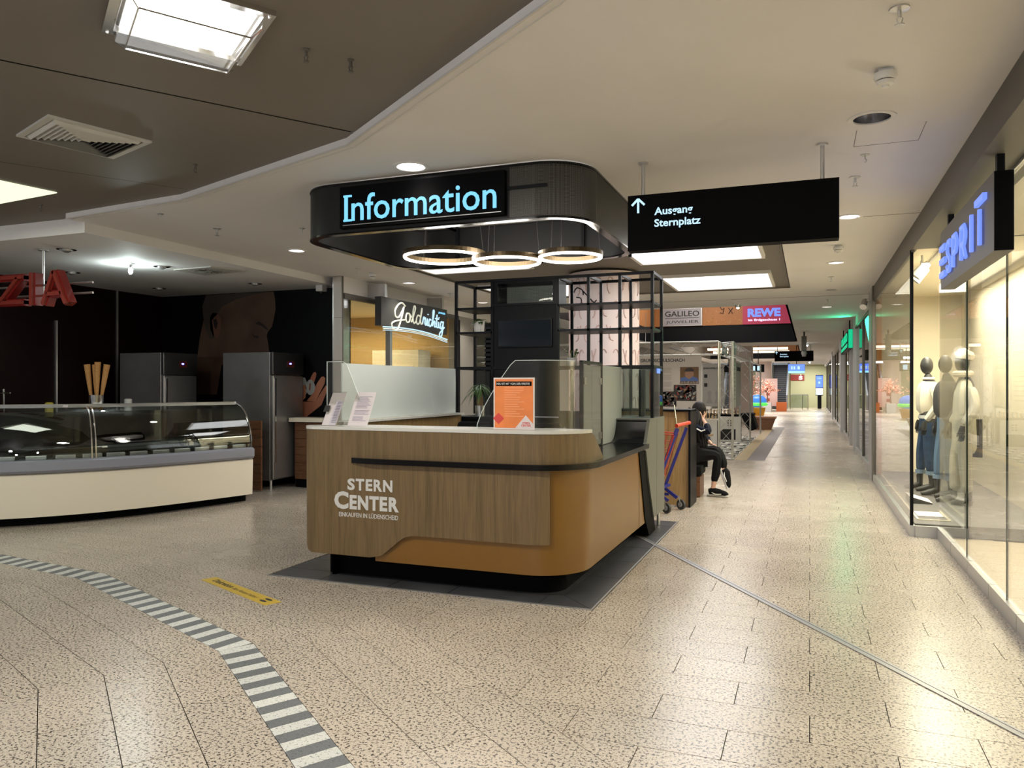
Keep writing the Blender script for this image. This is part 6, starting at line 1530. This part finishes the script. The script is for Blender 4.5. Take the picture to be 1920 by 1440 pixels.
def tree(x, y, h, r, lab, seed):
    t = thing('blossom_tree', lab, 'tree', (x, y, 0), 'artificial blossom trees'); R = random.Random(seed)
    MB().prism([(x - .24, y - .24, .005), (x + .24, y - .24, .005), (x + .24, y + .24, .005), (x - .24, y + .24, .005)], (0, 0, .55)).build('planter', mat('planter_grey', (.33, .32, .32), .6), t)
    m = MB(); m.tube([(x, y, .55), (x + .02, y, .9), (x, y, h - r)], [.04, .03, .025], 6); f = MB()
    for i in range(38):
        a = R.random() * 6.28; e = R.uniform(-.1, 1.3); l = r * R.uniform(.8, 1.45); b0 = V(x, y, h - r * R.uniform(.6, 1.1)); p = b0 + V(math.cos(a) * math.cos(e), math.sin(a) * math.cos(e), math.sin(e)) * l
        m.tube([b0, (b0 + p) / 2 + V(0, 0, .05), p], [.012, .008, .004], 4)
        for k in range(16):
            q = b0 + (p - b0) * R.uniform(.35, 1.05) + V(R.gauss(0, .05), R.gauss(0, .05), R.gauss(0, .05)); s_ = .035; d1 = V(R.gauss(0, 1), R.gauss(0, 1), R.gauss(0, 1)).normalized() * s_; d2 = d1.orthogonal().normalized() * s_
            f.add([q - d1, q - d2, q + d1, q + d2], [(0, 1, 2, 3)])
    m.build('trunk', mat('bark', (.12, .07, .05), .8), t); o = f.build('blossom', mat('blossom_pink', (.75, .32, .24), .7), t); o['kind'] = 'stuff'
tree(-2.75, 38.5, 1.85, .62, 'larger pink blossom tree in a grey planter', 4); tree(-2.35, 48, 1.7, .5, 'smaller pink blossom tree by the escalator', 9)
t = thing('kiddie_ride', 'colourful blue and green ball-shaped ride on an orange base', 'ride', (-2.5, 40.3, 0))
MB().prism([(-2.75, 40.2, .005), (-2.15, 40.2, .005), (-2.05, 40.2, .45), (-2.85, 40.2, .45)], (0, .4, 0)).build('base', mat('ride_orange', (.75, .3, .02), .4), t)
MB().sphere((-2.45, 40.4, .78), (.45, .3, .32), 16, 10).build('blue_dome', mat('ride_blue', (.05, .2, .7), .3, emit=(.05, .2, .8), estr=.3), t, smooth=True); MB().ring((-2.45, 40.38, .62), .42, .09, 24, 8).build('green_ring', mat('ride_green', (.1, .6, .1), .3, emit=(.1, .7, .1), estr=.4), t, smooth=True)
t = thing('pink_display', 'pink poster display panel behind the smaller blossom tree', 'display', (-1.9, 50, 0)); B(-2.6, -1.85, 50, 50.1, .3, 2.0).build('panel', mat('rose_panel', (.7, .48, .46), .6), t)
for z in (.6, .95, 1.3): B(-2.5, -2.3, 49.99, 50, z, z + .18).build('picture', pm[4], t)
t = thing('orange_bench', 'orange seat block in front of the escalator', 'bench', (-1.6, 50.5, 0)); B(-1.9, -1.3, 49.6, 50, .005, .55).build('block', mat('bench_orange', (.6, .14, .03), .5), t)

# ------------------------------------------------------------------ notice counter, cart and seated person behind the kiosk
cb = thing('exhibition_counter', 'oak sided counter with black edge right behind the kiosk', 'counter', (-1.9, 9.6, 0))
MB().box(-2.6, -1.40, 9.70, 9.73, .02, 1.19).build('oak_panel', M_woodi, cb)
MB().box(-1.40, -1.375, 9.66, 10.2, .003, 1.2).build('black_end_panel', M_black, cb); B(-2.6, -1.375, 9.66, 10.2, 1.19, 1.215).build('top', M_black, cb)
# shopping cart
ct = thing('shopping_cart', 'shopping cart with red wire basket and dark blue frame', 'cart', (-1.7, 9.2, 0))
def rl(*p): return [V(*q) for q in p]
BL, BRR = (-1.64, 8.95), (-1.46, 9.40)
fr = MB()
fr.bar((-1.72, 9.10, .25), (-1.47, 9.25, 1.0), .06, .03); fr.bar((-1.66, 9.42, .25), (-1.40, 9.5, 1.0), .06, .03)
fr.bar((-1.62, 9.12, .19), (-2.2, 9.25, .17), .03); fr.bar((-1.60, 9.42, .19), (-2.2, 9.42, .17), .03); fr.bar((-1.66, 9.1, .3), (-1.60, 9.45, .3), .03)
fr.bar((-1.72, 9.10, .27), (-1.56, 9.14, .15), .035); fr.bar((-1.66, 9.42, .27), (-1.5, 9.42, .15), .035)
fr.build('frame', M_bluem, ct)
bs = MB(); c8 = [(-1.52, 9.15, .93), (-1.5, 9.5, .93), (-2.25, 9.5, .98), (-2.25, 9.15, .98)]; c4 = [(-1.66, 9.2, .42), (-1.64, 9.45, .42), (-2.15, 9.45, .50), (-2.15, 9.2, .50)]
for k in range(4):
    a, b, c_, d_ = Vector(c8[k]), Vector(c8[(k + 1) % 4]), Vector(c4[(k + 1) % 4]), Vector(c4[k]); bs.tube([a, b], .009, 6); bs.tube([d_, c_], .007, 5)
    n_ = 5 if k in (0, 2) else 12
    for i in range(n_ + 1): bs.tube([a.lerp(b, i / n_), d_.lerp(c_, i / n_)], .0035, 4)
    for i in range(1, 5): bs.tube([a.lerp(d_, i / 5), b.lerp(c_, i / 5)], .0035, 4)
for i in range(9): bs.tube([Vector(c4[0]).lerp(Vector(c4[3]), i / 8), Vector(c4[1]).lerp(Vector(c4[2]), i / 8)], .0035, 4)
bs.build('basket', M_redm, ct)
MB().tube([(-1.46, 9.12, 1.04), (-1.37, 9.53, 1.06)], .022, 10).build('handle', mat('red_plastic', (.6, .05, .02), .35), ct, smooth=True)
MB().bar((-1.72, 9.13, .27), (-1.50, 9.18, .92), .03, .012).build('red_strut', MATS['red_plastic'], ct)
MB().tube([(-1.46, 9.16, 1.02), (-1.50, 9.2, 1.28), (-1.54, 9.2, 1.285)], .006, 6).build('coin_lock', M_chrome, ct)
for (x, y) in ((-1.575, 9.12), (-1.46, 9.47), (-2.18, 9.24), (-2.18, 9.43)):
    MB().tube([(x - .008, y - .012, .065), (x + .008, y + .012, .065)], .062, 18).build('wheel', M_rubber, ct, smooth=True); MB().tube([(x - .013, y - .018, .065), (x + .013, y + .018, .065)], .03, 12).build('hub', M_potg, ct); MB().bar((x, y, .06), (x - .03, y, .17), .045, .012).build('caster_fork', M_steel, ct)
# stool and seated person
t = thing('stool', 'dark padded cube stool under the seated person', 'stool', (-1.45, 10.9, 0)); B(-1.72, -1.38, 10.6, 11.0, .01, .28).build('base', M_woodp, t); B(-1.74, -1.36, 10.58, 11.02, .30, .43).build('cushion', M_blk, t, bevel=.02)
pe = thing('person', 'seated person with long dark hair in navy jacket, one hand raised to the head', 'person', (-1.5, 10.9, 0))
HX, HY = -1.55, 10.85
# torso and head in one body with legs; facing +x (towards the walkway)
body = chains(((HX, HY, .60), (.11, .12)),
    [((HX + .02, HY, .72), (.09, .11)), ((HX + .05, HY, .86), (.09, .12)), ((HX + .08, HY, .95), (.07, .11)), ((HX + .10, HY, 1.02), .05), ((HX + .12, HY, 1.07), .05), ],
    [0, ((HX + .12, HY - .09, .55), .085), ((HX + .38, HY - .06, .56), .062), ((HX + .36, HY - .07, .32), .048), ((HX + .32, HY - .09, .12), .03), ((HX + .32, HY - .09, .06), .03)],
    [0, ((HX + .12, HY + .09, .55), .085), ((HX + .36, HY + .02, .62), .062), ((HX + .46, HY - .02, .42), .045), ((HX + .42, HY - .06, .30), .03)],
    [4, ((HX + .08, HY - .18, .95), .05), ((HX + .29, HY - .24, .88), .042), ((HX + .23, HY - .15, 1.0), .028), ((HX + .18, HY - .12, 1.07), .022)],
    [4, ((HX + .08, HY + .18, .95), .045), ((HX + .16, HY + .22, .80), .04), ((HX + .28, HY + .10, .70), .026)])
mb = skin_mesh(body[0], body[1], body[2]); mb.sphere((HX + .14, HY, 1.16), (.08, .08, .11), 16, 12); mb.sphere((HX + .185, HY + .078, 1.15), (.016, .018, .02), 8, 6)
for a_, b_ in ((.09, .06), (.19, -.06)): mb.sphere((HX + .14 + (a_ - .14) * 1.1, HY + b_, 1.155), (.014, .014, .028), 8, 6)
for k in range(4): mb.tube([(HX + .175, HY - .12 + k * .012, 1.07), (HX + .165 - k * .004, HY - .105 + k * .010, 1.12), (HX + .145 - k * .006, HY - .10 + k * .008, 1.165 + .006 * (k % 2))], [.0095, .0085, .006], 6)
mb.tube([(HX + .19, HY - .11, 1.06), (HX + .205, HY - .085, 1.09), (HX + .20, HY - .075, 1.12)], [.011, .009, .007], 6)
for k in range(4): mb.tube([(HX + .27, HY + .08 + k * .014, .70), (HX + .32, HY + .075 + k * .014, .695), (HX + .345, HY + .07 + k * .014, .675)], [.0095, .008, .006], 6)
mb.tube([(HX + .27, HY + .07, .71), (HX + .30, HY + .05, .705)], [.01, .008], 6)
mb.build('body', M_skin, pe, smooth=True)
for a_, b_ in ((.215, .035), (.13, .079)): MB().sphere((HX + a_, HY + b_, 1.175), .009, 8, 6).build('eye', M_ink, pe)
MB().tube([(HX + .155, HY + .078, 1.105), (HX + .195, HY + .058, 1.105)], .005, 6).build('mouth', mat('lips', (.4, .12, .1), .5), pe)
jk = chains(((HX, HY, .56), (.165, .19)), [((HX + .02, HY, .74), (.15, .18)), ((HX + .05, HY, .87), (.14, .18)), ((HX + .08, HY, .96), (.10, .14)), ((HX + .10, HY, 1.02), .065)],
    [3, ((HX + .07, HY - .18, .95), .068), ((HX + .30, HY - .25, .88), .062), ((HX + .235, HY - .16, 1.0), .042)], [3, ((HX + .06, HY + .18, .95), .068), ((HX + .16, HY + .23, .80), .058), ((HX + .26, HY + .13, .71), .042)])
skin_mesh(jk[0], jk[1], jk[2]).build('jacket', M_navy, pe, smooth=True)
MB().tube([(HX + .13, HY - .276, .93), (HX + .19, HY - .302, .90), (HX + .24, HY - .312, .92)], .009, 6).build('sleeve_emblem', M_shirt, pe)
tr = chains(((HX + .02, HY, .56), (.15, .17)), [((HX + .14, HY - .09, .56), .10), ((HX + .39, HY - .06, .57), .078), ((HX + .36, HY - .07, .32), .062), ((HX + .33, HY - .085, .19), .045)], [0, ((HX + .14, HY + .09, .56), .10), ((HX + .37, HY + .02, .64), .078), ((HX + .46, HY - .02, .44), .058), ((HX + .44, HY - .04, .36), .045)])
skin_mesh(tr[0], tr[1], tr[2]).build('trousers', M_blk, pe, smooth=True)
hr = MB(); hr.sphere((HX + .125, HY - .022, 1.185), (.098, .09, .11), 18, 12)
hr.tube([(HX + .05, HY - .02, 1.19), (HX + .0, HY - .03, 1.05), (HX + .0, HY - .05, .9), (HX + .03, HY - .08, .78), (HX + .05, HY - .09, .70)], [.07, .08, .07, .05, .02], 14)
hr.tube([(HX + .10, HY - .07, 1.17), (HX + .12, HY - .13, 1.05), (HX + .13, HY - .20, .9), (HX + .15, HY - .22, .76)], [.05, .05, .04, .01], 12)
rr = random.Random(2)
for i in range(34): x_, y_ = HX + rr.uniform(-.06, .24), HY - rr.uniform(.10, .24); hr.tube([(HX + .10 + (x_ - HX) * .25, HY - .09, 1.13), (x_ * .6 + (HX + .1) * .4, y_, .96), (x_ + rr.uniform(-.01, .05), y_ - .02, rr.uniform(.66, .8))], [.016, .015, .003], 6)
hr.build('hair', M_hair, pe, smooth=True)
def shoe(p, d, roll, lab=None):
    p = Vector(p); d = Vector(d).normalized(); upv = Vector(roll).normalized()
    m = MB(); m.tube([p - d * .07 + upv * .03, p - d * .02 + upv * .045, p + d * .07 + upv * .03, p + d * .15 + upv * .012, p + d * .185 + upv * .002], [.042, .05, .044, .036, .018], 12); o = m.build('shoe', M_blk, pe, smooth=True)
    s_ = MB(); s_.tube([p - d * .1 - upv * .012, p + d * .19 - upv * .018], .03, 8, flat=(tuple(upv), .7)); s_.build('sole', M_pot, o)
    sd = d.cross(upv); q = MB(); q.tube([p + d * .1 + sd * .038 + upv * .01, p + d * .02 + sd * .042 + upv * .005, p - d * .04 + sd * .042 + upv * .035], [.006, .009, .003], 6); q.build('white_stripe', M_shirt, o)
shoe((HX + .34, HY - .09, .034), (1, -.12, 0), (0, 0, 1)); shoe((HX + .46, HY - .06, .30), (.35, -.1, -.9), (.9, 0, .35))
